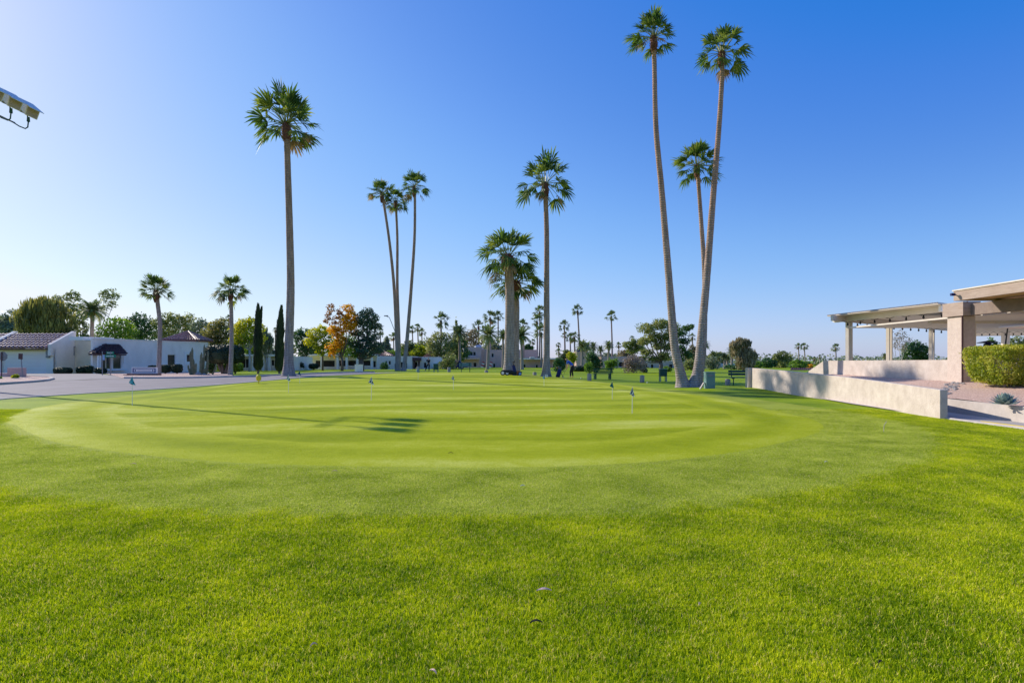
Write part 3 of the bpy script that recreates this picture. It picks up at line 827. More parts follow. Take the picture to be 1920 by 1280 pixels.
u0 = f.uz(773.5, 676, 1.1)[0]; u1 = f.uz(788.5, 676, 1.1)[0]
f.slab(mb, u0, u1, 1.502, 2.05, 1.4, .0); mb.build('porch', M['brown'], t)
a = f.at(f.uz(791, 669)[0], f.z1, -1); b = f.at(f.uz(806, 669)[0], f.z1, -1)
tiled(MB(), a, b, b + Vector((-.1, 2, 1.1)), a + Vector((1.4, 2, 1.1)), .34, .4, .06).build('roof_tiles', M['tile'], t)

f, t = low_building('pink_building', 'two-storey pink stucco building with triple upper window behind the bench', 'building', 871, 902, 130, 650.5, M['stucco_pink'],
    [(875.5, 659, 892.5, 667, 3, 'glass')], 14)
f, t = low_building('pink_building', 'pink porch with flat canopy and dark openings below the triple window', 'building', 859, 899, 127, 673.5, M['stucco_pink'],
    [(862, 679, 868, 688), (873, 679, 884, 688), (887, 679, 894, 688)], 2.6, eave='stucco_pink')
f, t = low_building('pink_building', 'long pink stucco wall passing behind the thick palm pair', 'building', 900, 1008, 132, 655.5, M['stucco_pink'],
    [(921, 662, 926, 670), (906, 681, 911, 689), (924, 681, 929, 689), (970, 681, 984, 690), (1004, 681, 1007, 690)], 14)
f, t = low_building('pink_building', 'lower pink wing with pale cornice between the thick pair and the tall palm', 'building', 966, 1046, 127, 673.8, M['stucco_pink'],
    [(980, 682, 986, 691), (1004, 683, 1009, 691), (1016, 683, 1019, 691), (1036, 680, 1042, 690)], 4, eave='trim')
mb = MB(); c = D(998, 671, 126.0); mb.obox(c, (1.0, 0, 0), (0, 1.4, 0), (0, 0, .45)); tag(mb.build('rooftop_unit', M['trim'], None, bevel=.03), 'small white rooftop unit on the lower pink wing', 'roof unit')
for px, py, Yq, lb in ((897.5, 649.5, 134, 'pale blue rooftop unit on the two-storey pink building'), (1087, 656.5, 124, 'dark blue rooftop unit on the pink tower')):
    mb = MB(); c = D(px, py, Yq); mb.obox(c, (1.2, 0, 0), (0, 1.2, 0), (0, 0, .6)); mb.obox(c + Vector((0, 0, .34)), (.7, 0, 0), (0, .7, 0), (0, 0, .08))
    tag(mb.build('rooftop_unit', M['bluepale'] if px < 1000 else M['navy']), lb, 'roof unit')
low_building('pink_tower', 'narrow tall pink stucco block right of the blue-shirted golfer', 'building', 1081, 1101, 120, 659, M['stucco_pink'], [(1093, 668, 1096, 674)], 5)
low_building('pink_building', 'low pink house with pale end behind the bare shrub', 'building', 1128, 1196, 125, 668, M['stucco_pink'], [(1140, 678, 1146, 688), (1160, 678, 1170, 688)], 8)
low_building('pink_building', 'shaded brown-pink house under the spreading mesquite', 'building', 1196, 1300, 120, 676.5, M['stucco_tan'], [(1206, 682, 1215, 692), (1220, 682, 1226, 692), (1254, 682, 1262, 692)], 8)
low_building('pink_building', 'pink house seen between the palms right of the twin trunks', 'building', 1322, 1352, 125, 671, M['stucco_pink'], [(1334, 676, 1337, 690), (1345, 678, 1348, 690)], 8)
low_building('white_house', 'whitish low house behind the palm trunks left of the brown tree', 'house', 1350, 1382, 128, 681, M['stucco_white'], [(1360, 685, 1363, 691)], 8)
low_building('white_house', 'small white flat roof just above the far end of the block wall', 'house', 1452, 1482, 110, 691.5, M['trim'], (), 8)
t = thing('tiled_house', 'long low brown tiled roof beyond the block wall', 'house', tuple(G(1520, 92)))
mb = MB(); a = D(1480, 701, 90); b = D(1575, 701, 90); c = D(1565, 690, 94); d = D(1483, 690, 94)
tiled(mb, a, b, c, d, .34, .4, .05); mb.build('roof', M['tile'], t)
mb = MB(); mb.box((a.x + .3, 90.4, -.3), (b.x - .3, 97, a.z - .06)); mb.build('wall', M['stucco_tan'], t)

# ------------------------------------------------------------ right side: block wall, club house, patio
def ramp(y, a, b): k = min(1, max(0, (y - a[0]) / (b[0] - a[0]))); return a[1] + (b[1] - a[1]) * k
t = thing('block_wall', 'long cream block wall stepping away from the near grass edge', 'wall', (11.1, 15.1, 0))
pa = Vector((10.98, 15.05)); pb = Vector((12.08, 29.5)); mb = MB(); N = 24; vs = []
for i in range(N + 1):
    k = i / N; p = pa + (pb - pa) * k; bow = .50 * math.sin(PI * k); p = p + Vector((bow, -bow * .13))
    t_ = (pb - pa).normalized(); nn = Vector((t_.y, -t_.x)); q = p + nn * .19
    zt = .755 + (1.13 - .755) * k
    vs += [(p.x, p.y, -.3), (p.x, p.y, zt), (q.x, q.y, zt), (q.x, q.y, -.3)]
fs = []
for i in range(N):
    a = i * 4
    fs += [[a, a + 4, a + 5, a + 1], [a + 1, a + 5, a + 6, a + 2], [a + 2, a + 6, a + 7, a + 3]]
fs += [[0, 1, 2, 3], [N * 4 + 3, N * 4 + 2, N * 4 + 1, N * 4]]
mb.add(vs, fs); mb.build('wall', M['stucco_wall'], t, bevel=.012)
mb = MB(); mb.box((11.92, 29.62, -.3), (12.13, 29.98, 1.14)); mb.build('end_post', M['stucco_wall'], t, bevel=.012)

def gz(x, y):           # surface of the raised gravel bed
    return .365 + .40 * min(1, max(0, (x - 12.1) / 3.1)) + .12 * min(1, max(0, (y - 20) / 10))
strip('gravel_bed', [(12.03, 8.5), (12.08, 12.8), (12.23, 14), (12.58, 16.8), (13.08, 20), (13.98, 28)], [(17.5, 8.5), (17.5, 14), (17.5, 17), (15.45, 20.6), (15.45, 28)], 0, M['gravel'], 50, 24,
      lambda x, y: gz(x, y) + .03 * mnoise.noise(Vector((x * 1.3, y * 1.3, 0))))
t = thing('retaining_wall', 'low pale kerb wall holding the pink gravel bed beside the path', 'wall', (11.85, 14, 0))
mb = MB(); W = [(11.95, 8.0), (12.0, 12.8), (12.15, 14), (12.5, 16.8), (13.0, 20), (13.9, 28)]
W = resample(W, 40); vs = []; fs = []
for i, (x, y) in enumerate(W):
    vs += [(x, y, -.2), (x, y, .405), (x + .16, y, .405), (x + .16, y, -.2)]
for i in range(len(W) - 1):
    a = i * 4; fs += [[a, a + 4, a + 5, a + 1], [a + 1, a + 5, a + 6, a + 2], [a + 2, a + 6, a + 7, a + 3]]
fs += [[0, 1, 2, 3]]
mb.add(vs, fs); mb.build('wall', M['concrete'], t)
strip('path', [(11.12, 7), (11.2, 12.8), (11.17, 15), (11.6, 20), (13.0, 29)], [(12.0, 7), (12.05, 12.8), (12.2, 14), (12.55, 16.8), (13.0, 20), (13.9, 29)], .03, M['path'], 40, 4)
kerb('path_kerb', [(11.25, 7), (11.17, 12.8), (11.13, 13.9), (11.12, 15.2)], .09, .045, M['concrete'], -1, .0)
kerb('yellow_kerb_line', [(11.36, 7), (11.28, 12.8), (11.24, 13.9), (11.22, 14.1)], .11, .04, M['yellow'], -1, .008)

# upper wall
t = thing('patio_wall', 'tall cream wall with sloped far end below the patio roof', 'wall', (15.4, 24, .8))
mb = MB(); x0, x1 = 15.36, 15.62
prof = [(20.68, .4), (20.68, 1.53), (28.9, 1.50), (30.6, .88), (30.6, .2)]
vs = [(x, y, z) for x in (x0, x1) for y, z in prof]; k = len(prof)
mb.add(vs, [list(range(k)), list(range(k, 2 * k))[::-1]] + [[i, k + i, k + (i + 1) % k, (i + 1) % k] for i in range(k)])
mb.build('wall', M['stucco_wall'], t)
# club house corner
t = thing('club_house', 'club house corner with thick weathered roof fascia on a stucco pillar', 'building', (15.4, 20, .7))
mb = MB(); mb.box((15.34, 20.0, .3), (15.80, 20.68, 3.02)); mb.build('pillar', M['stucco_tan'], t, bevel=.015)
mb = MB(); mb.box((15.26, 19.85, 3.03), (15.86, 20.8, 3.50)); mb.build('pillar_head', M['fascia'], t)
mb = MB(); mb.box((15.52, 9.0, 3.04), (15.78, 19.84, 3.425)); mb.build('beam', M['beam'], t)
mb = MB(); mb.tube([(15.30, 19.93, .5), (15.30, 19.93, 3.47)], .028, 6); mb.tube([(15.30, 19.93, 3.47), (15.42, 19.84, 3.49)], .02, 6); mb.build('conduit', M['brown'], t)
mb = MB(); mb.box((14.30, 9.0, 3.43), (14.42, 19.0, 3.74)); mb.box((14.421, 18.88, 3.43), (24, 19.0, 3.74)); mb.build('fascia', M['fascia'], t)
mb = MB(); mb.box((14.27, 8.97, 3.742), (24.0, 19.03, 3.78)); mb.build('roof_edge', M['patio_white'], t)
mb = MB(); mb.box((14.422, 9.0, 3.50), (23.9, 18.878, 3.54)); mb.build('soffit', M['soffit'], t)
mb = MB(); mb.box((16.4, 19.3, 3.08), (24, 28.5, 3.14)); mb.build('ceiling', M['patio_white'], t)
mb = MB(); mb.box((22.0, 9, .3), (22.25, 18.8, 3.49)); mb.build('wall', M['stucco_tan'], t)
mb = MB(); mb.prism([(15.9, 9), (62, 9), (62, 62), (35, 62), (15.9, 29)], .3, .80); mb.build('terrace_floor', M['concrete'], t)
mb = MB()
for k in range(2):
    p = Vector((18.55 + k * .26, 24.0, 0)); mb.box((p.x - .1, p.y - .1, .8), (p.x + .1, p.y + .1, 3.07))
mb.build('column', M['patio_white'], t)
mb = MB(); mb.box((16.7, 23.4, 2.98), (24, 23.55, 3.075)); mb.build('ceiling_beam', M['patio_white'], t)
mb = MB(); p = D(1852, 653, 26); mb.lathe(p, [(.16, 0), (.16, .18), (.08, .24)], 10); mb.tube([p + Vector((0, 0, -2.0)), p], .025, 6)
mb.lathe(p + Vector((0, 0, .24)), [(.40, 0), (.36, .03), (.02, .10)], 14)
tag(mb.build('patio_heater', M['navy'], None), 'dark patio heater head poking above the clipped shrub', 'heater')
# security camera on the roof corner
t = thing('security_camera', 'small security camera sticking out from the roof corner', 'camera', (14.27, 18.9, 3.72))
mb = MB(); mb.tube([(14.29, 18.9, 3.62), (14.17, 18.85, 3.62)], .02, 6); mb.build('bracket', M['black'], t)
mb = MB(); mb.obox((14.14, 18.82, 3.62), (.12, 0, 0), (0, .08, 0), (0, 0, .08)); mb.build('camera_body', M['navy'], t)

# patio cover
A = Vector((15.85, 29.5, 3.66)); B = Vector((17.0, 23.4, 3.70)); Dv = Vector((25.9, 35.6, 3.50)); C = B + (Dv - A)
t = thing('patio_cover', 'cream corrugated patio cover on paired posts', 'patio cover', (20, 29, .8))
mb = MB(); n = 90; vs = []; e1 = B - A; e2 = Dv - A
for i in range(n * 4 + 1):
    u = i / (n * 4); ph = i % 4; z = .05 if ph in (1, 2) else 0
    p = A + e1 * u; vs += [p + Vector((0, 0, .09 + z)), p + e2 + Vector((0, 0, .09 + z))]
fs = [[i * 2, i * 2 + 1, i * 2 + 3, i * 2 + 2] for i in range(n * 4)]
mb.add(vs, fs); mb.build('roof_sheet', M['patio_white'], t)
mb = MB(); q = [A, B, C, Dv]; mb.add([v + Vector((0, 0, .06)) for v in q] + [v + Vector((0, 0, .085)) for v in q], [(3, 2, 1, 0), (4, 5, 6, 7), (0, 1, 5, 4), (1, 2, 6, 5), (2, 3, 7, 6), (3, 0, 4, 7)]); mb.build('ceiling', M['patio_white'], t)
def beam(a, b, wd, z0, z1, name, par, m='patio_white'):
    d = (b - a); d.z = 0; l = d.length; d = d / l; nn = Vector((-d.y, d.x, 0)); m_ = (a + b) / 2; slope = (b.z - a.z)
    mb = MB(); ax = Vector((d.x * l, d.y * l, slope))
    mb.obox(Vector((m_.x, m_.y, m_.z + (z0 + z1) / 2)), ax, nn * wd, (0, 0, z1 - z0)); return mb.build(name, M[m], par)
beam(A + e1 * -.02 + e2 * .07, B + e2 * .07, .12, -.20, .055, 'beam', t)
beam(A + e1 * .10 - e2 * .03, Dv + e1 * .10, .14, -.22, .055, 'beam', t)
beam(A + e1 * -.02 + e2 * .55, B + e2 * .55, .10, -.12, .055, 'beam', t)
for px, py, Yp in ((1592, 604, 29.6), (1667.5, 610, 32.4), (1747, 615, 35.0)):
    p = A + e1 * .10; r = (px - 960) / F
    # where the sight line meets the beam line
    k = (r * p.y - p.x) / (e2.x - r * e2.y); c = p + e2 * k
    mb = MB()
    for s_ in (-.13, .13):
        c2 = c + e2.normalized() * s_; mb.obox(Vector((c2.x, c2.y, (.8 + c.z - .23) / 2)), e2.normalized().xy.to_3d() * .11, Vector((-e2.y, e2.x, 0)).normalized() * .16, (0, 0, c.z - .23 - .8))
    mb.build('post', M['patio_white'], t)
for k in (.02, .98):
    p = A + e1 * k + e2 * .05; mb = MB(); mb.obox(p + Vector((0, 0, -.08)), e2.normalized() * .4, e1.normalized() * .14, (0, 0, .24)); mb.build('beam_end', M['trim'], t)
# second cover
t = thing('patio_cover', 'second cream patio cover seen beneath the club house roof', 'patio cover', (36, 44, .5))
A2 = D(1822, 611, 40); B2 = D(1960, 596, 38); C2 = D(1990, 632, 52); D2 = D(1815, 628, 54)
for v in (A2, B2, C2, D2): v.z = 3.75
mb = MB(); q = [A2, B2, C2, D2]; mb.add([v for v in q] + [v + Vector((0, 0, .12)) for v in q], [(3, 2, 1, 0), (4, 5, 6, 7), (0, 1, 5, 4), (1, 2, 6, 5), (2, 3, 7, 6), (3, 0, 4, 7)]); mb.build('roof_sheet', M['patio_white'], t)
beam(A2 + Vector((.3, 1.5, 0)), B2 + Vector((.3, 1.5, 0)), .12, -.28, -.01, 'beam', t)
for px, Yp in ((1882, 43), (1888.5, 43), (1938, 43)):
    c = Vector(((px - 960) / F * Yp, Yp, 0)); mb = MB(); mb.box((c.x - .11, c.y - .11, 0), (c.x + .11, c.y + .11, 3.74)); mb.build('post', M['patio_white'], t)
# string lights
def string_lights(label, a, b, n, sag=.10):
    t = thing('string_lights', label, 'string lights', tuple(a), 'strings of lights under the patio covers')
    pts = [a + (b - a) * (i / (n * 2)) - Vector((0, 0, sag * (1 if i % 2 else 0))) for i in range(n * 2 + 1)]
    mb = MB(); mb.tube(pts, .012, 4); mb.build('wire', M['black'], t)
    for i in range(n):
        p = pts[i * 2 + 1]; mb = MB(); mb.lathe(p + Vector((0, 0, -.13)), [(.02, -.02), (.045, .02), (.045, .06), (.022, .10), (.02, .13)], 8); mb.build('bulb', M['black'], t)
string_lights('dark bulbs strung along the far beam of the nearer patio cover', A + e1 * .14 + e2 * .02 - Vector((0, 0, .18)), Dv + e1 * .14 - Vector((0, 0, .18)), 13)
string_lights('dark bulbs strung along the front beam of the nearer patio cover', A + e2 * .10 - Vector((0, 0, .12)), B + e2 * .10 - Vector((0, 0, .12)), 7)
string_lights('dark bulbs strung under the second patio cover', A2 + Vector((.4, 1.3, -.28)), B2 + Vector((.4, 1.3, -.28)), 9)
# ------------------------------------------------------------ palms
def fan_crown(seed, n=46, lobes=18, droop=1.0, spread=75, low=-50, pet=.52, simple=False):
    """fan palm head of radius about 1 around the origin: stalks, each with a pleated fan of narrow leaflets"""
    rnd = random.Random(seed); mb = MB()
    for i in range(n):
        f = (i + .5) / n
        el = R(88 - (88 - low) * f ** 1.0 + rnd.uniform(-10, 10)); az = i * 2.39996 + rnd.uniform(-.5, .5)
        if rnd.random() < .10: continue
        out = Vector((math.cos(az), math.sin(az), 0)); side = Vector((-out.y, out.x, 0))
        d = out * math.cos(el) + Vector((0, 0, math.sin(el)))
        L_ = rnd.choice((.82, .95, 1.0, 1.08, 1.16)) * rnd.uniform(.94, 1.04); pl = pet * L_
        p0 = out * .05; p1 = p0 + d * pl * .6; sag = Vector((0, 0, -.05 * droop * math.cos(el)))
        p2 = p0 + d * pl + sag
        d2 = (d + Vector((0, 0, -.34 * droop * (1 if el < R(25) else .12)))).normalized()
        if not simple:
            mb.tube([p0, p1, p2], [.014, .011, .008], 3, 1, False)
        else:
            mb.add([p0 - side * .012, p0 + side * .012, p2 + side * .008, p2 - side * .008], [(0, 1, 2, 3)], 1)
        up = d2.cross(side).normalized()
        if up.z < 0: up = -up
        roll = rnd.uniform(-.7, .7); s2 = side * math.cos(roll) + up * math.sin(roll); u2 = up * math.cos(roll) - side * math.sin(roll)
        bl = L_ - pl
        for k in range(lobes):
            t = (k / (lobes - 1) - .5) * 2; a = t * R(spread + rnd.uniform(-6, 6))
            r = bl * (1.04 - .34 * abs(t)) * rnd.uniform(.80, 1.12)
            v = d2 * math.cos(a) + s2 * math.sin(a) + u2 * .12 * (1 if k % 2 else -1)
            v.normalize()
            wv = u2.cross(v).normalized() * ((.042 if simple else .026) * bl / .55) + u2 * rnd.uniform(-.012, .012)
            m_ = p2 + v * r * .58; tip = m_ + v * r * .36 + Vector((0, 0, -.26 * r * droop * rnd.uniform(.1, 1.3)))
            b = len(mb.v)
            mb.v += [tuple(p2 - wv * .15), tuple(p2 + wv * .15), tuple(m_ + wv), tuple(m_ - wv), tuple(tip)]
            dm = 2 if (f > .93 and i % 2) else 0
            mb.f += [[b, b + 1, b + 2, b + 3], [b + 3, b + 2, b + 4]]; mb.m += [dm, dm]
    return mb
def date_crown(seed, n=60, leaf=26):
    rnd = random.Random(seed); mb = MB()
    for i in range(n):
        f = (i + .5) / n; el = R(86 - 104 * f + rnd.uniform(-8, 8)); az = i * 2.39996
        out = Vector((math.cos(az), math.sin(az), 0)); side = Vector((-out.y, out.x, 0)); L_ = rnd.uniform(.85, 1.08)
        pts = []; p = out * .04; e = el
        for k in range(9):
            pts.append(p); d = out * math.cos(e) + Vector((0, 0, math.sin(e))); p = p + d * L_ / 8; e -= R(7 + 4 * f)
        mb.tube(pts, [.014 - .0013 * k for k in range(9)], 3, 1, False)
        for k in range(leaf):
            t = .12 + .88 * k / leaf; j = min(7, int(t * 8)); q = pts[j] + (pts[j + 1] - pts[j]) * (t * 8 - j)
            d = (pts[j + 1] - pts[j]).normalized(); ll = .26 * math.sin(PI * min(1, .2 + t * .85)) + .05
            for s_ in (-1, 1):
                v = (d * .75 + side * s_ + Vector((0, 0, .18 - .35 * rnd.random()))).normalized(); w_ = d * (.034 if n < 45 else .02)
                tip = q + v * ll + Vector((0, 0, -.04)); b = len(mb.v)
                mb.v += [tuple(q - w_), tuple(q + w_), tuple(tip)]; mb.f.append([b, b + 1, b + 2]); mb.m.append(0)
    return mb
def boot_mesh(seed, r, h, n=60):
    rnd = random.Random(seed); mb = MB()
    mb.lathe((0, 0, -h), [(r * .9, 0), (r * 1.35, h * .2), (r * 1.65, h * .5), (r * 1.3, h * .85), (r * .6, h * 1.05)], 14, 0, .10, rnd)
    for i in range(n):
        a = i * 2.4; z = -h + h * ((i + .5) / n) * .95; rr = r * (1.1 + .5 * math.sin(PI * (z + h) / h))
        o = Vector((math.cos(a), math.sin(a), 0)); sd_ = Vector((-o.y, o.x, 0)) * r * .22
        b = o * rr + Vector((0, 0, z)); t = b + o * r * rnd.uniform(.25, .6) + Vector((0, 0, rnd.uniform(-.2, .7) * r))
        mb.add([b - sd_, b + sd_, t + sd_ * .6, t - sd_ * .6], [(0, 1, 2, 3)])
    return mb
_cr = {}
def crown_data(kind, v, far):
    key = (kind, v, far)
    if key not in _cr:
        if kind == 'fan': mb = fan_crown(100 + v, 34 if far else 46, 10 if far else 17, (.8, .6, .95)[v % 3], 62 if far else 64, (-42, -32, -50)[v % 3], .47 if far else .50, far)
        elif kind == 'date': mb = date_crown(200 + v, 38 if far else 50, 18 if far else 26)
        me = bpy.data.meshes.new('crown'); me.from_pydata(mb.v, [], mb.f)
        me.materials.append(L['date'] if kind == 'date' else (L['fan_far'] if far else L['fan'])); me.materials.append(M['petiole']); me.materials.append(L['dry'])
        me.polygons.foreach_set('material_index', mb.m); _cr[key] = me
    return _cr[key]
_bt = {}
def palm(label, trunk, Y, rb, rt, cw, kind='fan', v=0, far=False, group=None, boot=.7, rz=None, flat=1.0, flare=1.5, cz=None, name=None, cat='palm'):
    """trunk: pixel points from the foot to the top at depth Y, cw: crown width in pixels"""
    pts = [D(x, y, Y) for x, y in trunk]
    base = pts[0].copy(); base.z = ter(base.x, base.y)
    pts[0] = base - Vector((0, 0, .3))
    # smooth curve
    P3 = [base] + pts[1:]; cur = []
    n = len(P3)
    for i in range(n - 1):
        p0 = P3[max(i - 1, 0)]; p1 = P3[i]; p2 = P3[i + 1]; p3 = P3[min(i + 2, n - 1)]
        K = 14 if not far else 4
        for j in range(K):
            t = j / K
            cur.append(.5 * ((2 * p1) + (p2 - p0) * t + (2 * p0 - 5 * p1 + 4 * p2 - p3) * t * t + (-p0 + 3 * p1 - 3 * p2 + p3) * t ** 3))
    cur.append(P3[-1]); H = cur[-1].z - base.z
    t = thing(name or ('fan_palm' if kind == 'fan' else 'date_palm'), label, cat, tuple(base), group)
    rnd = random.Random(int(base.x * 37 + Y))
    rs = []
    for p in cur:
        h = (p.z - base.z) / H; r = rb + (rt - rb) * min(1, h * 1.15) ** .7
        r *= 1 + (flare - 1) * math.exp(-(p.z - base.z) / (rb * 1.6))
        rs.append(r * (1 + (rnd.uniform(-.02, .02) if not far else 0)))
    cur = [cur[0] - Vector((0, 0, .4))] + cur; rs = [rs[0] * 1.1] + rs
    MB().tube(cur, rs, 7 if far else 20, 0, True).build('trunk', M['bark_palm'], t, True)
    top = cur[-1]; rad = cw / 2 / F * Y
    me = crown_data(kind, v, far)
    c = bpy.data.objects.new('crown', me); col.objects.link(c); c.parent = t
    c.location = top - base; c.scale = (rad, rad, rad * flat); c.rotation_euler = (0, 0, rnd.uniform(0, 6.28) if rz is None else rz)
    if boot:
        key = (round(rt, 2), boot)
        bh = boot
        bm_ = boot_mesh(3, rt, bh, 24 if far else 90)
        me = bpy.data.meshes.new('boot'); me.from_pydata(bm_.v, [], bm_.f); me.materials.append(M['boot'])
        o = bpy.data.objects.new('dead_frond_bases', me); col.objects.link(o); o.parent = t; o.location = top - base + Vector((0, 0, .12))
    return t
palm('tall straight fan palm standing alone at the roadside, left of centre', [(541, 705), (542, 640), (545, 540), (543, 430), (540, 330), (538, 262), (537, 232)], 45, .36, .225, 142, v=4, boot=1.5, flat=1.04, flare=1.6)
palm('tall fan palm right of the thick pair, with a big round head', [(1024, 706), (1025, 640), (1025, 540), (1025, 440), (1023, 372), (1022, 345)], 47.5, .29, .19, 112, v=3, boot=1.3, flat=1.12, flare=1.7)
palm('thick-trunked fan palm, nearer and taller of the stout pair at centre', [(954, 702), (955, 640), (956, 560), (954, 510), (952, 480)], 46, .385, .34, 118, v=5, boot=1.1, flat=1.0, flare=1.5)
palm('thick-trunked shorter fan palm, half hidden behind its stout twin', [(966, 699), (966, 640), (967, 580), (966, 552), (966, 528)], 48.5, .35, .30, 104, v=6, boot=.95, flat=.95, flare=1.4)
palm('left slender palm of the group of three, leaning left', [(745, 694), (744, 640), (739, 540), (731, 460), (721, 390), (716, 362)], 78, .28, .165, 56, v=7, boot=1.4, flare=1.3)
palm('middle slender palm of the group of three, shortest and straight', [(748, 694), (748, 640), (745, 540), (745, 450), (743, 400), (742, 378)], 80, .27, .16, 54, v=8, boot=1.3, flare=1.3)
palm('right slender palm of the group of three, tallest, leaning right', [(757, 693), (763, 640), (771, 540), (777, 450), (778, 385), (777, 350)], 77, .28, .165, 62, v=9, boot=1.5, flare=1.4)
palm('tallest slim palm whose trunk leans left from the shared foot', [(1281, 727), (1276, 700), (1265, 650), (1258, 570), (1250, 470), (1240, 350), (1230, 240), (1227, 120), (1226, 70)], 32, .255, .125, 100, v=10, boot=.95, flat=1.05, flare=1.9)
palm('tall slim palm whose trunk leans right from the shared foot', [(1301, 727), (1309, 690), (1317, 610), (1326, 510), (1337, 370), (1348, 240), (1354, 140), (1353, 100)], 32, .26, .125, 108, v=11, boot=.9, flat=1.05, flare=1.9)
palm('shorter slim palm with its head between the two tall leaning trunks', [(1311, 724), (1320, 640), (1321, 520), (1315, 420), (1310, 350), (1307, 312)], 33.5, .18, .11, 98, v=12, boot=.75, flare=1.3)
palm('small fan palm leaning in front of the white house', [(297, 699), (299, 660), (300, 610), (296, 572), (293, 545)], 53, .20, .17, 68, v=1, boot=1.2, flare=1.3)
palm('small fan palm between the clipped umbrella tree and the cypress', [(432, 699), (434, 650), (434, 600), (433, 562), (432, 545)], 50, .19, .15, 68, v=2, boot=1.0, flare=1.3)
palm('small feather palm with arching fronds behind the white house', [(171, 700), (172, 640), (173, 600), (173, 584)], 70, .24, .2, 62, kind='date', v=0, boot=.7, flat=1)
# palms in the distance: (label, foot x, top x, top y of the trunk, crown width, depth, kind)
far_palms = [
 ('isolated palm rising behind the brown post-like trunk gap left of the pink building', 826, 827, 602, 28, 110, 'fan'),
 ('leftmost of three small palms just right of the slender group', 775, 773, 619, 14, 160, 'fan'),
 ('middle of three small palms just right of the slender group', 785, 783, 615, 14, 155, 'fan'),
 ('rightmost of three small palms just right of the slender group', 790, 791, 623, 13, 160, 'fan'),
 ('small palm between the dark pine and the slender palm group', 738, 738, 633, 17, 150, 'fan'),
 ('tiny palm top at the right edge of the dark pine', 714, 713, 622, 13, 170, 'fan'),
 ('bushy feather palm immediately left of the pink two-storey roof', 862, 861, 625, 34, 108, 'date'),
 ('taller background palm left of the thick pair, thin trunk', 933, 934, 594, 20, 150, 'fan'),
 ('shaggy yellowish background palm left of the thick pair', 919, 919, 596, 24, 140, 'fan'),
 ('small background palm left of the shaggy yellowish one', 897, 897, 612, 20, 150, 'fan'),
 ('feather palm with pale trunk in front of the pink building, left of the thick pair', 914, 916, 628, 42, 96, 'date'),
 ('half-hidden feather palm tucked against the left side of the thick pair', 943, 943, 630, 26, 120, 'date'),
 ('feather palm with pale trunk between the thick pair and the tall palm', 979, 977, 630, 40, 96, 'date'),
 ('small palm top above the feather palm right of the thick pair', 982, 981, 611, 20, 130, 'fan'),
 ('tall background palm immediately left of the tall single trunk', 1011, 1012, 585, 22, 140, 'fan'),
 ('second background palm with hanging thatch left of the tall single trunk', 1007, 1007, 603, 22, 135, 'fan'),
 ('short yellowish palm against the tall single trunk', 1015, 1015, 624, 26, 125, 'fan'),
 ('tiny palm right of the thick pair, low above the pink wing', 999, 999, 641, 10, 200, 'fan'),
 ('palm right of the tall single trunk, upper of two stacked heads', 1059, 1058, 611, 18, 140, 'fan'),
 ('palm right of the tall single trunk, lower of two stacked heads', 1059, 1059, 629, 12, 145, 'fan'),
 ('tiny upper palm head right of the tall single trunk', 1047, 1047, 647, 9, 210, 'fan'),
 ('tiny lower palm head above the round dark bush', 1049, 1048, 660, 12, 200, 'fan'),
 ('tallest thin background palm above the golfer in blue', 1088, 1083, 583, 20, 130, 'fan'),
 ('short palm immediately left of the tallest thin background one', 1077, 1077, 633, 20, 125, 'fan'),
 ('small palm between the two stacked heads and the tall thin palm', 1069, 1069, 633, 14, 140, 'fan'),
 ('thin background palm standing alone above the green bench', 1148, 1146, 594, 19, 135, 'fan'),
 ('yellowish feather palm behind the pink tower', 1091, 1091, 648, 24, 110, 'date'),
 ('feather palm over the dark round tree, left one', 1100, 1100, 650, 22, 118, 'date'),
 ('feather palm over the dark round tree, right one', 1113, 1112, 650, 20, 124, 'date'),
 ('small fan palm right of the dark round tree', 1127, 1126, 655, 16, 130, 'date'),
 ('feather palm at the foot of the lone thin palm', 1141, 1141, 648, 20, 112, 'date'),
 ('small dark palm over the bare shrub', 1161, 1160, 648, 11, 170, 'fan'),
 ('small palm top above the left end of the mesquite', 1185, 1185, 635, 10, 170, 'fan'),
 ('small palm between the twin trunks', 1298, 1298, 632, 13, 140, 'fan'),
 ('feather palm touching the right side of the twin trunks', 1321, 1322, 648, 20, 110, 'date'),
 ('low feather palm right of the twin trunks', 1337, 1337, 665, 16, 115, 'date'),
 ('dark feather palm in the row before the brown tree', 1346, 1347, 674, 15, 112, 'date'),
 ('left of the two pale-trunked palms before the brown tree', 1358, 1358, 668, 15, 108, 'date'),
 ('right of the two pale-trunked palms before the brown tree', 1363, 1364, 670, 14, 109, 'date'),
 ('taller palm against the left side of the brown tree', 1372, 1372, 660, 20, 106, 'date'),
 ('left of the paired small palms above the block wall', 1498, 1497, 650, 12, 190, 'fan'),
 ('right of the paired small palms above the block wall', 1509, 1508, 650, 13, 185, 'fan'),
 ('tiny palm near the sloped end of the patio wall, lower', 1528, 1527, 673, 8, 220, 'fan'),
 ('tiny palm near the sloped end of the patio wall, upper', 1537, 1537, 669, 7, 230, 'fan'),
 ('small palm between the sloped wall and the first patio post', 1567, 1567, 652, 14, 180, 'fan'),
 ('low palm head left of the middle patio post', 1659, 1659, 668, 13, 130, 'date'),
 ('small palm behind the fan palm near the clipped umbrella tree', 429, 429, 597, 12, 150, 'fan'),
 ('tiny high palm between the two cypresses', 516, 516, 619, 9, 170, 'fan'),
 ('tiny low palm between the two cypresses', 509, 509, 637, 10, 170, 'fan'),
 ('dark palm at the far left edge above the tiled roof', 2, 2, 603, 26, 100, 'date'),
]
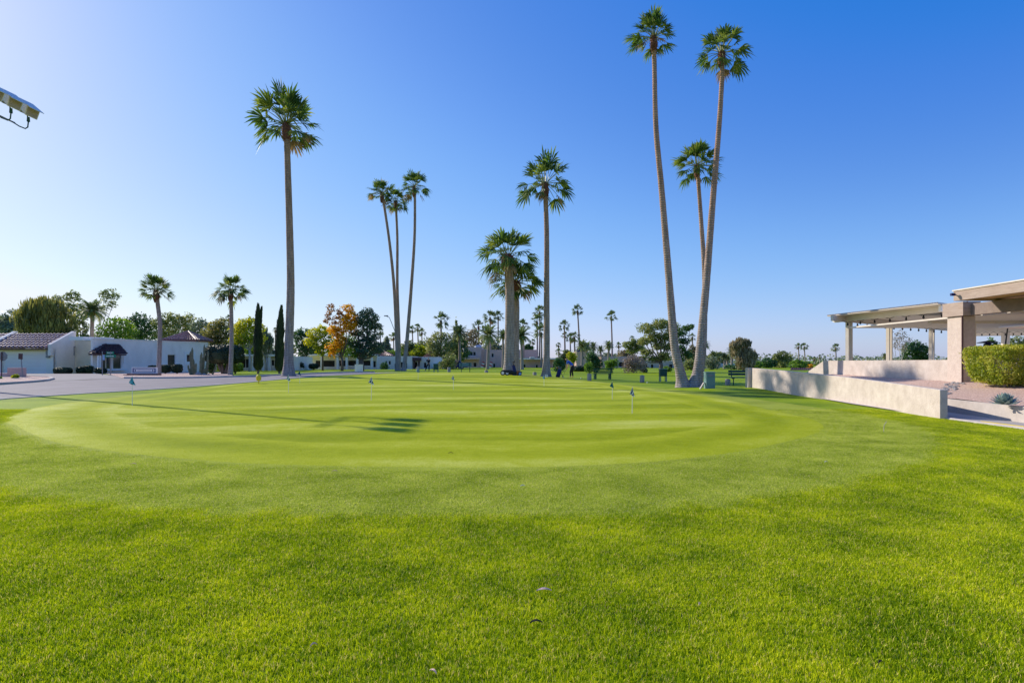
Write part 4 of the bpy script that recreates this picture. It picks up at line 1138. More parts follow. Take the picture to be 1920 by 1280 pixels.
for i, (lb, fx, tx, ty, cw, Y, kd) in enumerate(far_palms):
    palm(lb, [(fx, 690), ((fx + tx) / 2 + .5, (690 + ty) / 2), (tx, ty)], Y, .25 if kd == 'fan' else .28, .16 if kd == 'fan' else .2, cw * (1.35 if kd == 'fan' else 1.25), kind=kd, v=i % 3, far=True, group='palms in the distance',
         boot=(1.0 if kd == 'fan' else .6), flat=1.05, flare=1.1)

# ------------------------------------------------------------ leafy trees
def leaves(mb, blobs, n, size, rnd, m=0, droop=0, hollow=.35, aspect=.6):
    """leaf clumps scattered through ellipsoids (cx,cy,cz,rx,ry,rz)"""
    vol = [b[3] * b[5] for b in blobs]; tot = sum(vol)
    for b, v in zip(blobs, vol):
        k = max(8, int(n * v / tot)); ph = Vector((rnd.uniform(-9, 9),) * 3)
        c = 0; guard = 0
        while c < k and guard < k * 6:
            guard += 1
            d = Vector((rnd.gauss(0, 1), rnd.gauss(0, 1), rnd.gauss(0, 1))).normalized()
            r = (hollow + (1 - hollow) * rnd.random()) ** .6
            nz_ = mnoise.noise(d * 1.9 + ph)
            r *= 1 + .55 * nz_
            p = Vector((b[0] + d.x * b[3] * r, b[1] + d.y * b[4] * r, b[2] + d.z * b[5] * r))
            if mnoise.noise(p * (1.3 / max(.6, b[3] * .35)) + ph) < -.18: continue
            c += 1
            a = Vector((rnd.gauss(0, 1), rnd.gauss(0, 1), rnd.gauss(0, .7))).normalized()
            bb = a.cross(Vector((rnd.gauss(0, 1), rnd.gauss(0, 1), rnd.gauss(0, 1)))).normalized()
            s_ = size * rnd.uniform(.6, 1.35)
            if droop: a = (Vector((a.x * .25, a.y * .25, -1))).normalized(); bb = a.cross(bb).normalized(); s1 = s_ * (1 + droop); s2_ = s_ * .45
            else: s1 = s_; s2_ = s_ * aspect
            mb.add([p - a * s1 * .5, p + bb * s2_ * .5, p + a * s1 * .5, p - bb * s2_ * .5], [(0, 1, 2, 3)], m)
    return mb
def tree(name, label, cat, px, Y, top, wid, leaf, kind='round', n=1500, size=.38, bark='bark', bot=None, trunk_r=None, group=None, seed=None, lobes=None, base_y=None, lean=0, hollow=.35):
    """px: trunk column, top: pixel row of the crown top, wid: crown width in pixels, bot: row of the crown bottom"""
    b = G(px, Y); t = thing(name, label, cat, tuple(b), group)
    rnd = random.Random(seed if seed is not None else int(px * 7 + Y)); k = Y / F
    zt = EYE + (HZ - top) * k; zb = EYE + (HZ - (bot if bot else 688)) * k; R_ = wid / 2 * k
    H = zt - zb; cx, cy = b.x + lean * k, b.y
    blobs = []
    if lobes:
        for (lx, ly, lr, *e) in lobes:
            q = D(lx, ly, Y + (e[1] if len(e) > 1 else rnd.uniform(-.6, .6) * lr * k)); rr = lr * k * (1.02 if kind == 'willow' else 1.25)
            blobs.append((q.x, q.y, q.z, rr, rr, rr * (e[0] if e else .8)))
    elif kind == 'cone':
        for i in range(7):
            f = i / 6; blobs.append((cx + rnd.uniform(-.1, .1) * R_, cy, zb + H * (.08 + .86 * f), R_ * (1 - .82 * f), R_ * (1 - .82 * f), H * .12))
    elif kind == 'willow':
        for i in range(9):
            a = i * 2.4; rr = R_ * .55 * math.sqrt((i + .5) / 9); blobs.append((cx + math.cos(a) * rr * 1.2, cy + math.sin(a) * rr, zb + H * rnd.uniform(.42, .66), R_ * .42, R_ * .42, H * .36))
    else:
        nb = 9 if kind == 'round' else 12
        for i in range(nb):
            a = i * 2.4 + rnd.uniform(-.3, .3); rr = math.sqrt((i + .5) / nb)
            hz = zb + H * (.5 + (rnd.uniform(-.28, .30)) * (1.15 - .6 * rr)); s_ = R_ * rnd.uniform(.36, .52)
            blobs.append((cx + math.cos(a) * rr * R_ * .68, cy + math.sin(a) * rr * R_ * .6, hz, s_, s_, min(s_ * .85, H * .3)))
        blobs.append((cx, cy, zb + H * .8, R_ * .42, R_ * .42, H * .2))
    mb = leaves(MB(), blobs, int(n * 1.9), size * .88, rnd, 0, 1.6 if kind == 'willow' else 0, hollow)
    mb.build('crown', L[leaf], t)
    tr = trunk_r or max(.12, R_ * .055)
    mb = MB(); fork = Vector((b.x + (cx - b.x) * .4, b.y, b.z + max(.5, (zb - b.z)) * .8 + H * .06))
    mb.tube([b - Vector((0, 0, .3)), b + (fork - b) * .5 + Vector((rnd.uniform(-.12, .12), 0, 0)), fork], [tr * 1.35, tr * 1.05, tr * .9], 8)
    for q in blobs:
        if q[3] < R_ * .12: continue
        e = Vector(q[:3]); m_ = fork + (e - fork) * .5 + Vector((rnd.uniform(-.25, .25), 0, -.12 * (e - fork).length))
        mb.tube([fork, m_, e], [tr * .5, tr * .32, tr * .12], 5)
    mb.build('trunk', M[bark], t, True)
    return t
# behind the garage and the white house
tree('pine', 'dark ragged pine at the left edge behind the garage roof', 'tree', 22, 92, 578, 66, 'grey', 'open', 1300, .55, bot=650)
tree('weeping_tree', 'big yellow-green weeping tree behind the garage roof', 'tree', 80, 84, 553, 122, 'willow', 'willow', 5200, .34, bot=668, lobes=[(48, 600, 20, 1.5), (60, 585, 20, 1.2), (82, 576, 22, .9), (100, 590, 24, 1.2), (118, 612, 20, 1.5), (72, 612, 26, 1.3), (96, 622, 24, 1.1), (50, 625, 14, 1.4), (128, 630, 12, 1.4)])
tree('eucalyptus', 'tall airy eucalyptus behind the right side of the weeping tree', 'tree', 150, 90, 545, 60, 'olive', 'open', 1900, .36, bot=640, lobes=[(136, 556, 11), (128, 575, 10), (146, 580, 12), (142, 600, 12), (160, 590, 9), (152, 615, 12), (162, 640, 14, 1.1), (108, 562, 9)])
tree('eucalyptus', 'leaning eucalyptus limb with a lone leafy clump in the sky over the white house', 'tree', 178, 92, 545, 50, 'olive', 'open', 900, .30, bot=640, lobes=[(196, 552, 9), (208, 549, 10, .7), (216, 556, 8, .7), (205, 565, 9), (212, 572, 6), (193, 578, 6), (185, 640, 13, 1.0)])
tree('tree', 'yellow-green tree right of the feather palm, over the white house', 'tree', 222, 84, 600, 62, 'green', 'round', 1500, .36, bot=680, lobes=[(200, 618, 14), (216, 606, 13), (232, 612, 14), (210, 632, 16), (230, 636, 15), (246, 622, 10)])
tree('tree', 'dark green tree behind the white house, left of the leaning palm', 'tree', 262, 92, 592, 60, 'dark', 'round', 1500, .36, bot=680, lobes=[(248, 606, 12), (262, 598, 12), (276, 606, 12), (258, 622, 15), (276, 628, 14), (284, 612, 8)])
tree('eucalyptus', 'brownish eucalyptus behind the white house, right of the leaning palm', 'tree', 325, 90, 588, 70, 'olive', 'open', 2400, .32, bot=680, lobes=[(300, 606, 12), (312, 598, 12), (326, 596, 10), (338, 602, 13), (352, 598, 11), (318, 618, 14), (340, 622, 15), (300, 626, 12), (358, 616, 9)])
tree('tree', 'grey-green tree over the tiled turret', 'tree', 378, 88, 600, 44, 'grey', 'round', 1000, .36, bot=680, lobes=[(366, 612, 10), (378, 606, 10), (390, 616, 10), (372, 626, 12), (386, 632, 12)])
tree('tree', 'olive tree between the turret and the small fan palm', 'tree', 408, 80, 601, 62, 'willow', 'round', 1700, .32, bot=655, lobes=[(394, 622, 12), (404, 612, 12), (418, 606, 12), (412, 628, 15), (426, 622, 11), (396, 638, 12), (424, 640, 12)])
tree('yellow_tree', 'bright yellow-green tree with pale trunk left of the first cypress', 'tree', 468, 76, 600, 72, 'yellowgreen', 'round', 2700, .28, 'bark_pale', bot=650, lobes=[(446, 618, 12), (458, 608, 12), (472, 606, 12), (484, 616, 10), (452, 632, 14), (470, 628, 14), (486, 634, 11), (462, 646, 12), (440, 638, 9)])
tree('tree', 'grey-green drooping tree just right of the first cypress', 'tree', 500, 82, 614, 34, 'grey', 'willow', 1100, .26, 'bark_pale', bot=668, lobes=[(495, 630, 10, 1.4), (504, 640, 9, 1.5), (498, 655, 11, 1.2), (488, 650, 9)])
# clipped umbrella tree and cypresses
t = thing('clipped_tree', 'clipped umbrella-shaped tree with a wide flat dark crown', 'tree', tuple(G(421, 56)))
k = 56 / F; rnd = random.Random(4); mb = MB(); c = D(421, 666, 56)
blobs = [(c.x, c.y, c.z, 33 * k, 26 * k, 16 * k)]
for i in range(12000):
    d = Vector((rnd.gauss(0, 1), rnd.gauss(0, 1), rnd.gauss(0, 1))).normalized()
    q = Vector((abs(d.x) ** .55 * (1 if d.x > 0 else -1), d.y, abs(d.z) ** .6 * (1 if d.z > 0 else -.8)))
    r = rnd.uniform(.93, 1.03)
    p = Vector((c.x + q.x * 33 * k * r, c.y + q.y * 27 * k * r, c.z + q.z * 19.5 * k * r))
    a = Vector((rnd.gauss(0, 1), rnd.gauss(0, 1), rnd.gauss(0, 1))).normalized(); b2 = a.cross(d).normalized() * .055; a = a * .075
    mb.add([p - a, p + b2, p + a, p - b2], [(0, 1, 2, 3)])
mb.lathe((c.x, c.y, c.z - 13 * k), [(20 * k, 0), (27 * k, 6 * k), (28 * k, 18 * k), (20 * k, 28 * k), (6 * k, 31 * k)], 20, 0, .03, rnd)
mb.build('crown', L['hedge'], t)
mb = MB(); b = G(421, 56)
for (x, y) in ((402, 664), (412, 660), (432, 662), (444, 664)):
    e = D(x, y, 56); mb.tube([b + Vector((0, 0, -.2)), b + (e - b) * .45 + Vector((0, 0, -.25)), e], [.16, .13, .09], 7)
mb.build('trunk', M['bark'], t, True)
def cypress(px, Y, top, base, wd, label, tops):
    b = G(px, Y); t = thing('cypress', label, 'tree', tuple(b), 'columnar cypresses by the road'); k = Y / F; rnd = random.Random(px); mb = MB()
    zt = EYE + (HZ - top) * k; zb = EYE + (HZ - base) * k
    for (tx, ty, w2) in tops:
        for i in range(int(5200 * w2)):
            h = rnd.random(); z = zb + (EYE + (HZ - ty) * k - zb) * h
            a = rnd.uniform(0, 2 * PI)
            prof = min(1, (h + .07) * 9) * (1 - h ** 3.2) ** .75 * (1 + .10 * math.sin(h * 17 + px))
            r = wd / 2 * k * w2 * prof * rnd.uniform(.70, 1.16) * (1 + .25 * mnoise.noise(Vector((a * 1.5, h * 14, px)))); cx = b.x + (tx - px) * k * h ** 2.5
            p = Vector((cx + math.cos(a) * r, b.y + math.sin(a) * r, z)); u = Vector((math.cos(a) * .25, math.sin(a) * .25, 1)).normalized(); s_ = Vector((-math.sin(a), math.cos(a), 0))
            mb.add([p - u * .14, p + s_ * .09, p + u * rnd.uniform(.15, .42), p - s_ * .06], [(0, 1, 2, 3)])
        mb.tube([Vector((b.x, b.y, zb + .2)), Vector((b.x + (tx - px) * k * .1, b.y, zb + (zt - zb) * .45)), Vector((b.x + (tx - px) * k * .5, b.y, zb + (zt - zb) * .82))], [wd * .28 * k * w2, wd * .42 * k * w2, wd * .15 * k * w2], 10)
    mb.build('crown', L['hedge'], t)
    mb = MB(); mb.tube([b - Vector((0, 0, .2)), Vector((b.x, b.y, zb + .6))], .12, 7); mb.build('trunk', M['bark'], t)
cypress(484, 60, 573, 692, 13.5, 'left cypress, its top split into ragged tips', [(484, 573, 1.0), (491, 579, .55)])
cypress(524, 58, 577, 694, 13.5, 'right cypress, slim with a leaning pointed top', [(528, 577, 1.0)])
# centre-left
tree('tree', 'dark green tree immediately right of the tall roadside palm', 'tree', 572, 92, 615, 44, 'dark', 'round', 1400, .36, bot=672, lobes=[(558, 628, 10), (570, 624, 10), (562, 644, 12), (578, 650, 13), (584, 634, 8), (568, 662, 9)])
tree('yellow_tree', 'yellow-green rounded tree left of the golden tree', 'tree', 605, 84, 612, 62, 'yellowgreen', 'round', 2600, .26, bot=662, lobes=[(590, 626, 12), (604, 620, 11), (618, 626, 11), (582, 640, 10), (600, 642, 14), (618, 648, 12), (604, 658, 10)])
t = tree('golden_tree', 'golden and rust-coloured autumn tree beside the dark pine', 'tree', 641, 79, 567, 80, 'gold', 'round', 3000, .26, bot=672, lobes=[(652, 578, 9), (658, 592, 10), (650, 600, 10), (646, 614, 12), (632, 624, 10), (638, 640, 12), (622, 618, 8), (628, 654, 9), (622, 664, 5, 1.4), (660, 610, 9), (616, 648, 6)])
mb = leaves(MB(), [tuple(D(x, y, 80)) + (r * 80 / F,) * 3 for x, y, r in ((620, 578, 9), (616, 592, 8), (636, 586, 9), (630, 600, 9), (612, 602, 6), (668, 600, 8), (664, 622, 9), (643, 596, 8), (625, 610, 7))], 1300, .26, random.Random(8))
mb.build('rusty_foliage', L['rust'], t)
mb = leaves(MB(), [tuple(D(x, y, 80)) + (r * 80 / F,) * 3 for x, y, r in ((656, 636, 12), (662, 650, 12), (650, 660, 10), (668, 662, 10))], 900, .26, random.Random(9))
mb.build('green_foliage', L['green'], t)
tree('pine', 'dark blue-green pine with layered limbs right of the golden tree', 'tree', 677, 80, 577, 76, 'pine', 'open', 5200, .26, bot=676, trunk_r=.34, hollow=.2,
     lobes=[(690, 585, 10), (680, 596, 12), (698, 598, 11), (668, 606, 8), (706, 612, 10, .6), (690, 612, 14, .7), (672, 624, 12, .6), (696, 630, 15, .6), (682, 642, 16, .6), (706, 648, 13, .55), (664, 646, 10, .6), (688, 660, 18, .5), (710, 658, 9, .5), (668, 664, 10, .5)])
tree('conifer', 'grey-green conical conifer between the pine and the slender palms', 'tree', 725, 112, 632, 30, 'grey', 'cone', 800, .5, bot=668)
tree('tree', 'low bushy green tree in front of the small conifer', 'tree', 733, 108, 656, 40, 'green', 'round', 700, .42, bot=676)
tree('tree', 'olive trees filling the gap right of the slender palms', 'tree', 766, 112, 636, 36, 'olive', 'round', 900, .42, bot=676)
tree('tree', 'bright green bush top over the white houses right of the slender palms', 'tree', 786, 110, 646, 40, 'yellowgreen', 'round', 900, .40, bot=676)
tree('tree', 'rounded green tree over the timber porch', 'tree', 806, 112, 640, 36, 'green', 'round', 900, .42, bot=676)
tree('tree', 'broad olive-green tree behind the isolated palm', 'tree', 826, 106, 626, 52, 'olive', 'round', 2600, .36, bot=684, lobes=[(812, 640, 12), (824, 632, 12), (838, 634, 11), (814, 656, 14), (832, 654, 15), (846, 650, 10), (820, 672, 13), (840, 672, 12)])
tree('conifer', 'narrow spiky green tree behind the feather palm', 'tree', 855, 112, 600, 24, 'olive', 'cone', 900, .42, bot=670)
tree('tree', 'dark tree behind the left end of the pink building', 'tree', 863, 116, 630, 44, 'dark', 'round', 1500, .42, bot=690, lobes=[(850, 650, 12), (862, 644, 12), (856, 668, 14), (868, 660, 12)])
tree('tree', 'brownish tree above the roof of the pink building', 'tree', 885, 146, 617, 44, 'brown', 'round', 1100, .5, bot=668, lobes=[(876, 632, 10), (888, 626, 10), (880, 644, 12), (896, 640, 10)])
tree('tree', 'grey-green trees beyond the pink wall left of the thick pair', 'tree', 930, 150, 636, 40, 'grey', 'round', 700, .6, bot=668)
tree('tree', 'small dark tree top beyond the pink wall right of the thick pair', 'tree', 990, 150, 645, 22, 'dark', 'round', 400, .6, bot=664)
for lb, px, Y, top, wid, lf in (
    ('grey-green tree filling the gap at the far left edge behind the garage', -6, 110, 612, 46, 'grey'),
    ('back-row olive tree between the feather palm and the leaning palm', 245, 125, 600, 70, 'olive'),
    ('back-row grey tree right of the leaning palm over the white house', 312, 130, 602, 70, 'grey'),
    ('back-row brownish tree left of the tiled turret', 352, 125, 596, 54, 'brown'),
    ('back-row olive tree left of the small palm near the umbrella tree', 402, 120, 606, 50, 'brown'),
    ('back-row grey-green tree right of the small palm near the umbrella tree', 446, 125, 602, 50, 'grey'),
    ('back-row green tree behind the first cypress', 478, 118, 622, 50, 'green'),
    ('back-row low grey tree between the two cypresses', 508, 125, 652, 34, 'grey'),
    ('back-row dark tree hugging the left of the tall roadside palm', 535, 118, 640, 40, 'olive'),
    ('back-row green tree between the dark tree and the yellow-green one', 586, 120, 630, 44, 'olive'),
    ('back-row green tree behind the golden tree', 640, 118, 625, 60, 'green'),
    ('back-row olive tree behind the right side of the pine', 705, 125, 640, 40, 'olive'),
    ('back-row green mass right of the slender palms', 756, 130, 648, 44, 'green'),
    ('back-row olive mass under the three small palms', 790, 130, 636, 44, 'olive'),
    ('back-row dark tree behind the isolated palm', 848, 130, 640, 44, 'dark'),
    ('back-row grey tree between the pink roofs and the thick pair', 915, 165, 640, 34, 'grey'),
    ('back-row green tree right of the tall single palm', 1062, 130, 655, 30, 'olive'),
    ('back-row green tree behind the pink tower', 1092, 150, 652, 44, 'olive'),
    ('back-row grey tree behind the lone thin palm', 1140, 150, 660, 44, 'grey'),
    ('back-row olive tree above the bare shrub', 1172, 140, 656, 40, 'brown'),
    ('back-row green tree right of the mesquite limb', 1308, 130, 652, 36, 'grey'),
    ('back-row olive tree between the low palms right of the twin trunks', 1345, 135, 660, 50, 'olive'),
    ('back-row tree between the drooping tree and the block wall', 1425, 150, 680, 40, 'olive'),
    ('back-row tree right of the paired small palms', 1540, 160, 682, 34, 'olive')):
    tree('tree', lb, 'tree', px, Y, top, wid, lf, 'round', 1100, .5, bot=684, group='back row of trees', seed=px)
# bushes near the pink building
def shrub(name, label, px, Y, top, wid, leaf, bot, n=900, size=.2, shape=.9, group=None, cat='shrub', box=False, dens=None):
    b = G(px, Y); t = thing(name, label, cat, tuple(b), group); k = Y / F; rnd = random.Random(int(px * 3 + Y)); mb = MB()
    zt = EYE + (HZ - top) * k; zb = max(b.z, EYE + (HZ - bot) * k); rx = wid / 2 * k; rz_ = (zt - zb) / 2
    if box:
        for i in range(n):
            d = Vector((rnd.gauss(0, 1), rnd.gauss(0, 1), rnd.gauss(0, 1))).normalized()
            d = Vector((rnd.uniform(-1, 1), rnd.uniform(-1, 1), rnd.uniform(-1, 1))); q = d / (abs(d.x) ** 4 + abs(d.y) ** 4 + abs(d.z) ** 4) ** .25; q.x *= .92; q.y *= .92; d = q.normalized(); p = Vector((b.x + q.x * rx, b.y + q.y * rx, zb + rz_ + q.z * rz_ * .97)) + d * rnd.uniform(-.05, .04)
            a = Vector((rnd.gauss(0, 1), rnd.gauss(0, 1), rnd.gauss(0, 1))).normalized(); c_ = a.cross(d).normalized() * size * .4; a = a * size * .5
            mb.add([p - a, p + c_, p + a, p - c_], [(0, 1, 2, 3)])
        mb.lathe((b.x, b.y, zb), [(rx * .7, .0), (rx * .86, rz_ * .6), (rx * .86, rz_ * 1.4), (rx * .5, rz_ * 1.85)], 14)
    else:
        bl = [(b.x + rnd.uniform(-.55, .55) * rx, b.y + rnd.uniform(-.4, .4) * rx, zb + rz_ * (.42 + .14 * i), rx * .5, rx * .5, rz_ * .62) for i in range(7)] + [(b.x, b.y, zb + rz_, rx * .7, rx * .7, rz_ * .9)]
        leaves(mb, bl, n, size, rnd, 0, 0, .2)
    mb.build('foliage', L[leaf], t)
    mb = MB()
    for i in range(4):
        a = i * 1.7; mb.tube([b - Vector((0, 0, .1)), Vector((b.x + math.cos(a) * rx * .3, b.y + math.sin(a) * rx * .3, zb + rz_))], [.05, .02], 5)
    mb.build('stem', M['bark'], t)
    return t
BX = 'clipped shrubs along the white house'
shrub('clipped_shrub', 'oval clipped shrub at the corner of the garage', 118, 57, 689, 26, 'hedge', 702, 2600, .09, box=True, group=BX)
shrub('clipped_shrub', 'left shrub of the clipped pair under the cream wall', 153, 58, 688, 15, 'hedge', 700, 2000, .09, box=True, group=BX)
shrub('clipped_shrub', 'right and taller shrub of the clipped pair under the cream wall', 167, 58, 685.5, 17, 'hedge', 700, 2200, .09, box=True, group=BX)
shrub('clipped_shrub', 'clipped shrub at the foot of the canopy post', 189, 56, 690, 17, 'hedge', 699.5, 2000, .09, box=True, group=BX)
shrub('clipped_shrub', 'low clipped shrub behind the long community sign', 286, 60, 685, 14, 'hedge', 698, 1600, .09, box=True, group=BX)
shrub('clipped_shrub', 'round clipped shrub left of the dark house door', 310, 56, 684, 17, 'hedge', 698, 2200, .09, box=True, group=BX)
shrub('clipped_shrub', 'round clipped shrub right of the dark house door', 332, 56, 683, 17, 'hedge', 698, 2200, .09, box=True, group=BX)
shrub('hedge_bush', 'dark bush between the tall cactus and the clipped umbrella tree', 396, 57, 675, 22, 'dark', 698, 1600, .14)
shrub('hedge_bush', 'low green hedge under the right side of the umbrella tree', 441, 58, 680, 26, 'green', 696, 1600, .12, box=True)
shrub('hedge_bush', 'low green hedge under the middle of the umbrella tree', 419, 58, 681, 20, 'green', 696, 1400, .12, box=True)
shrub('hedge_bush', 'spiky dark bush against the white house left of the slender palms', 720, 96, 678, 20, 'dark', 692, 500, .3)
shrub('hedge_bush', 'dark mounded bush at the foot of the tree right of the tall roadside palm', 562, 88, 677, 18, 'hedge', 692, 500, .25)
shrub('hedge_bush', 'clipped low hedge in front of the long veranda house', 588, 90, 682, 16, 'hedge', 691, 500, .25, box=True)
shrub('agave_bush', 'spiky pale bush with bare twigs between the green box and the car', 838, 92, 665, 36, 'olive', 692, 1500, .28)
shrub('bare_shrub', 'leafless twiggy shrub behind the parked car', 847, 96, 668, 28, 'twig', 690, 900, .26)
shrub('round_tree', 'dense round dark green shrub right of the tall single palm', 1048, 76, 668, 30, 'dark', 696, 2600, .20, cat='shrub')
shrub('yellow_shrub', 'yellowish bushy tree above the golfer in blue', 1075, 105, 655, 28, 'yellowgreen', 684, 1100, .3)
shrub('low_hedge', 'dark low hedge line behind the golfer in blue', 1088, 82, 686, 30, 'hedge', 697, 900, .22, box=True)
shrub('round_tree', 'big round dark green shrub behind the left end of the dark green bench', 1114, 73, 655, 42, 'dark', 697, 3600, .20, cat='shrub')
shrub('green_bush', 'bright green bush in front of the big round dark shrub', 1105, 71, 677, 22, 'green', 697, 1300, .16)
shrub('round_tree', 'small rounded green tree behind the dark green bench', 1146, 76, 670, 27, 'green', 692, 1600, .2, cat='shrub')
shrub('bare_shrub', 'large pale leafless twiggy shrub right of the dark green bench', 1188, 72, 662, 54, 'twig', 698, 3600, .17)
shrub('green_bush', 'low green bush at the right foot of the bare shrub', 1206, 74, 686, 18, 'dark', 698, 700, .2)
shrub('green_bush', 'green bush at the foot of the mesquite', 1251, 80, 685, 20, 'green', 698, 800, .2)
tree('mesquite', 'wide spreading mesquite with dark curved trunk left of the twin palms', 'tree', 1239, 76, 601, 110, 'olive', 'open', 6500, .24, bot=680, trunk_r=.24, hollow=.15,
     lobes=[(1214, 616, 15, .6), (1240, 608, 15, .6), (1262, 614, 13, .6), (1226, 632, 15, .6), (1252, 630, 15, .6), (1207, 640, 11, .6), (1238, 648, 13, .6), (1212, 660, 11, .6), (1258, 650, 10, .7), (1224, 672, 9, .6), (1246, 668, 12, .7), (1204, 672, 8, .6)])
tree('mesquite', 'dark leafy limb reaching right behind the left twin trunk', 'tree', 1277, 80, 610, 56, 'dark', 'open', 2300, .26, bot=680, trunk_r=.2, hollow=.15,
     lobes=[(1274, 626, 11, .6), (1288, 616, 10, .5), (1295, 612, 6, .6), (1282, 640, 10, .6), (1276, 654, 9, .7), (1290, 664, 10, .7), (1272, 672, 10, .7)])
tree('tree', 'olive tree left of the mesquite with a ragged top', 'tree', 1190, 100, 636, 44, 'olive', 'open', 1500, .32, bot=676, lobes=[(1178, 646, 9, .6), (1192, 642, 9, .6), (1200, 650, 8), (1186, 656, 11, .6)])
tree('tree', 'rusty brown tree behind the gap between the twin trunks', 'tree', 1298, 108, 645, 32, 'brown', 'round', 900, .36, bot=690)
shrub('hedge_bush', 'grey-green scrub between the twin trunks', 1296, 92, 672, 40, 'olive', 696, 1300, .3)
shrub('hedge_bush', 'dark scrub right of the twin trunks under the palms', 1334, 98, 666, 34, 'grey', 696, 1300, .32)
shrub('hedge_bush', 'dark low bushes under the brown drooping tree', 1380, 100, 683, 66, 'dark', 697, 1300, .3)
tree('drooping_tree', 'brown-grey drooping tree left of the block wall', 'tree', 1392, 92, 635, 56, 'brown', 'willow', 3400, .26, bot=690, lobes=[(1376, 648, 9, .8), (1388, 642, 10, .8), (1400, 644, 9, .8), (1384, 660, 12, 1.0), (1400, 662, 12, 1.1), (1412, 668, 8, 1.3), (1392, 680, 10, 1.2), (1406, 682, 9, 1.2)])
HB = 'round green trees beyond the block wall'
tree('tree', 'pale bushy tree just above the block wall end post', 'tree', 1418, 120, 676, 26, 'green', 'round', 500, .42, bot=694)
tree('tree', 'dark round tree above the block wall, left of the taller one', 'tree', 1440, 122, 670, 34, 'dark', 'round', 900, .42, bot=696)
tree('tree', 'tallest olive tree above the block wall', 'tree', 1466, 125, 660, 40, 'olive', 'round', 1300, .42, bot=694, lobes=[(1456, 670, 8), (1468, 666, 9), (1478, 672, 8), (1466, 682, 12)])
tree('tree', 'bright green tree above the block wall under the paired palms', 'tree', 1495, 118, 674, 38, 'green', 'round', 1100, .42, bot=694)
tree('tree', 'small dark tree beside the orange bush near the sloped wall', 'tree', 1514, 128, 678, 20, 'dark', 'round', 500, .42, bot=692)
shrub('orange_bush', 'orange-leaved bush near the sloped wall end', 1519, 120, 682, 14, 'gold', 693, 400, .3)
tree('bare_tree', 'bare pale-limbed tree behind the middle patio post', 'tree', 1687, 88, 618, 40, 'twig', 'open', 420, .22, 'bark_pale', bot=690, lobes=[(1676, 640, 8), (1688, 628, 9), (1698, 636, 8), (1690, 650, 10), (1672, 652, 6)])
tree('tree', 'dense dark green tree behind the right patio posts', 'tree', 1716, 95, 641, 46, 'dark', 'round', 2400, .34, bot=690, lobes=[(1704, 656, 11), (1716, 650, 12), (1728, 656, 11), (1708, 670, 13), (1726, 670, 12), (1740, 674, 8)])
tree('tree', 'green tree seen under the second patio cover, left', 'tree', 1858, 90, 632, 40, 'green', 'round', 1500, .34, bot=690)
tree('tree', 'darker green tree seen under the second patio cover, right', 'tree', 1905, 88, 628, 60, 'olive', 'round', 2200, .34, bot=690)
# far belt that closes the horizon
rnd = random.Random(77); mb = MB()
for i in range(130):
    px = -60 + i * 17 + rnd.uniform(-6, 6); Y = rnd.uniform(235, 270); c = Vector(((px - 960) / F * Y, Y, 1.8)); r = rnd.uniform(3.0, 5.2)
    leaves(mb, [(c.x, c.y, 1.2, r, r, rnd.uniform(2.0, 3.4))], 120, 1.15, rnd)
tag(mb.build('distant_trees', L['grey']), 'low belt of grey-green trees closing the horizon behind the houses', 'trees', None, 'stuff')
# foreground shrub by the pillar and the agave
t = thing('shrub', 'large yellow-green box-trimmed shrub beside the club house pillar', 'shrub', (15.0, 17.7, .72))
rnd = random.Random(12); mb = MB(); c = Vector((14.96, 17.75, 1.36))
def shrub_surface(d):
    q = d / (abs(d.x) ** 5 + abs(d.y) ** 5 + abs(d.z) ** 5) ** .2
    return Vector((q.x * .80, q.y * .90, q.z * .56))
for i in range(24000):
    d = Vector((rnd.uniform(-1, 1), rnd.uniform(-1, 1), rnd.uniform(-1, 1)))
    q = shrub_surface(d); nn = mnoise.noise(q * 2.4); r = 1 - abs(rnd.gauss(0, .14)) + (rnd.uniform(0, .13) if rnd.random() < .10 else 0) + .05 * mnoise.noise(q * 7)
    if nn < -.26 and rnd.random() < .72: continue
    taper = .80 + .25 * min(1, (q.z + .56) / .9)
    p = c + Vector((q.x * r * taper, q.y * r * taper, q.z * (r if q.z < 0 else min(1.09, r + .08)))) * (1 + .06 * nn)
    a = Vector((rnd.gauss(0, .6), rnd.gauss(0, .6), rnd.gauss(.6, .7))).normalized(); b2 = a.cross(Vector((rnd.gauss(0, 1), rnd.gauss(0, 1), rnd.gauss(0, 1)))).normalized() * .016; a = a * rnd.uniform(.025, .05)
    mb.add([p - a, p + b2, p + a, p - b2], [(0, 1, 2, 3)])
mb.build('foliage', L['shrub'], t)
mb = MB()
for i in range(70):
    a = rnd.uniform(0, 6.28); r = rnd.uniform(.2, .85); e = c + Vector((math.cos(a) * r, math.sin(a) * r, rnd.uniform(.1, .6))); b = c + Vector((math.cos(a) * r * .25, math.sin(a) * r * .25, -.7))
    mb.tube([b, (b + e) / 2 + Vector((math.cos(a) * .08, math.sin(a) * .08, 0)), e], [.022, .014, .006], 4)
mb.build('twig', M['bark_pale'], t)
mb = MB()
for (dx, dy) in ((-.12, -.1), (.14, .05), (0, .12)):
    mb.tube([(c.x, c.y, .6), (c.x + dx, c.y + dy, .85), (c.x + dx * 4, c.y + dy * 4, 1.25)], [.07, .055, .03], 7)
mb.build('stem', M['bark_pale'], t)
t = thing('agave', 'blue-grey agave rosette in the pink gravel bed', 'agave', (12.02, 14.3, .42))
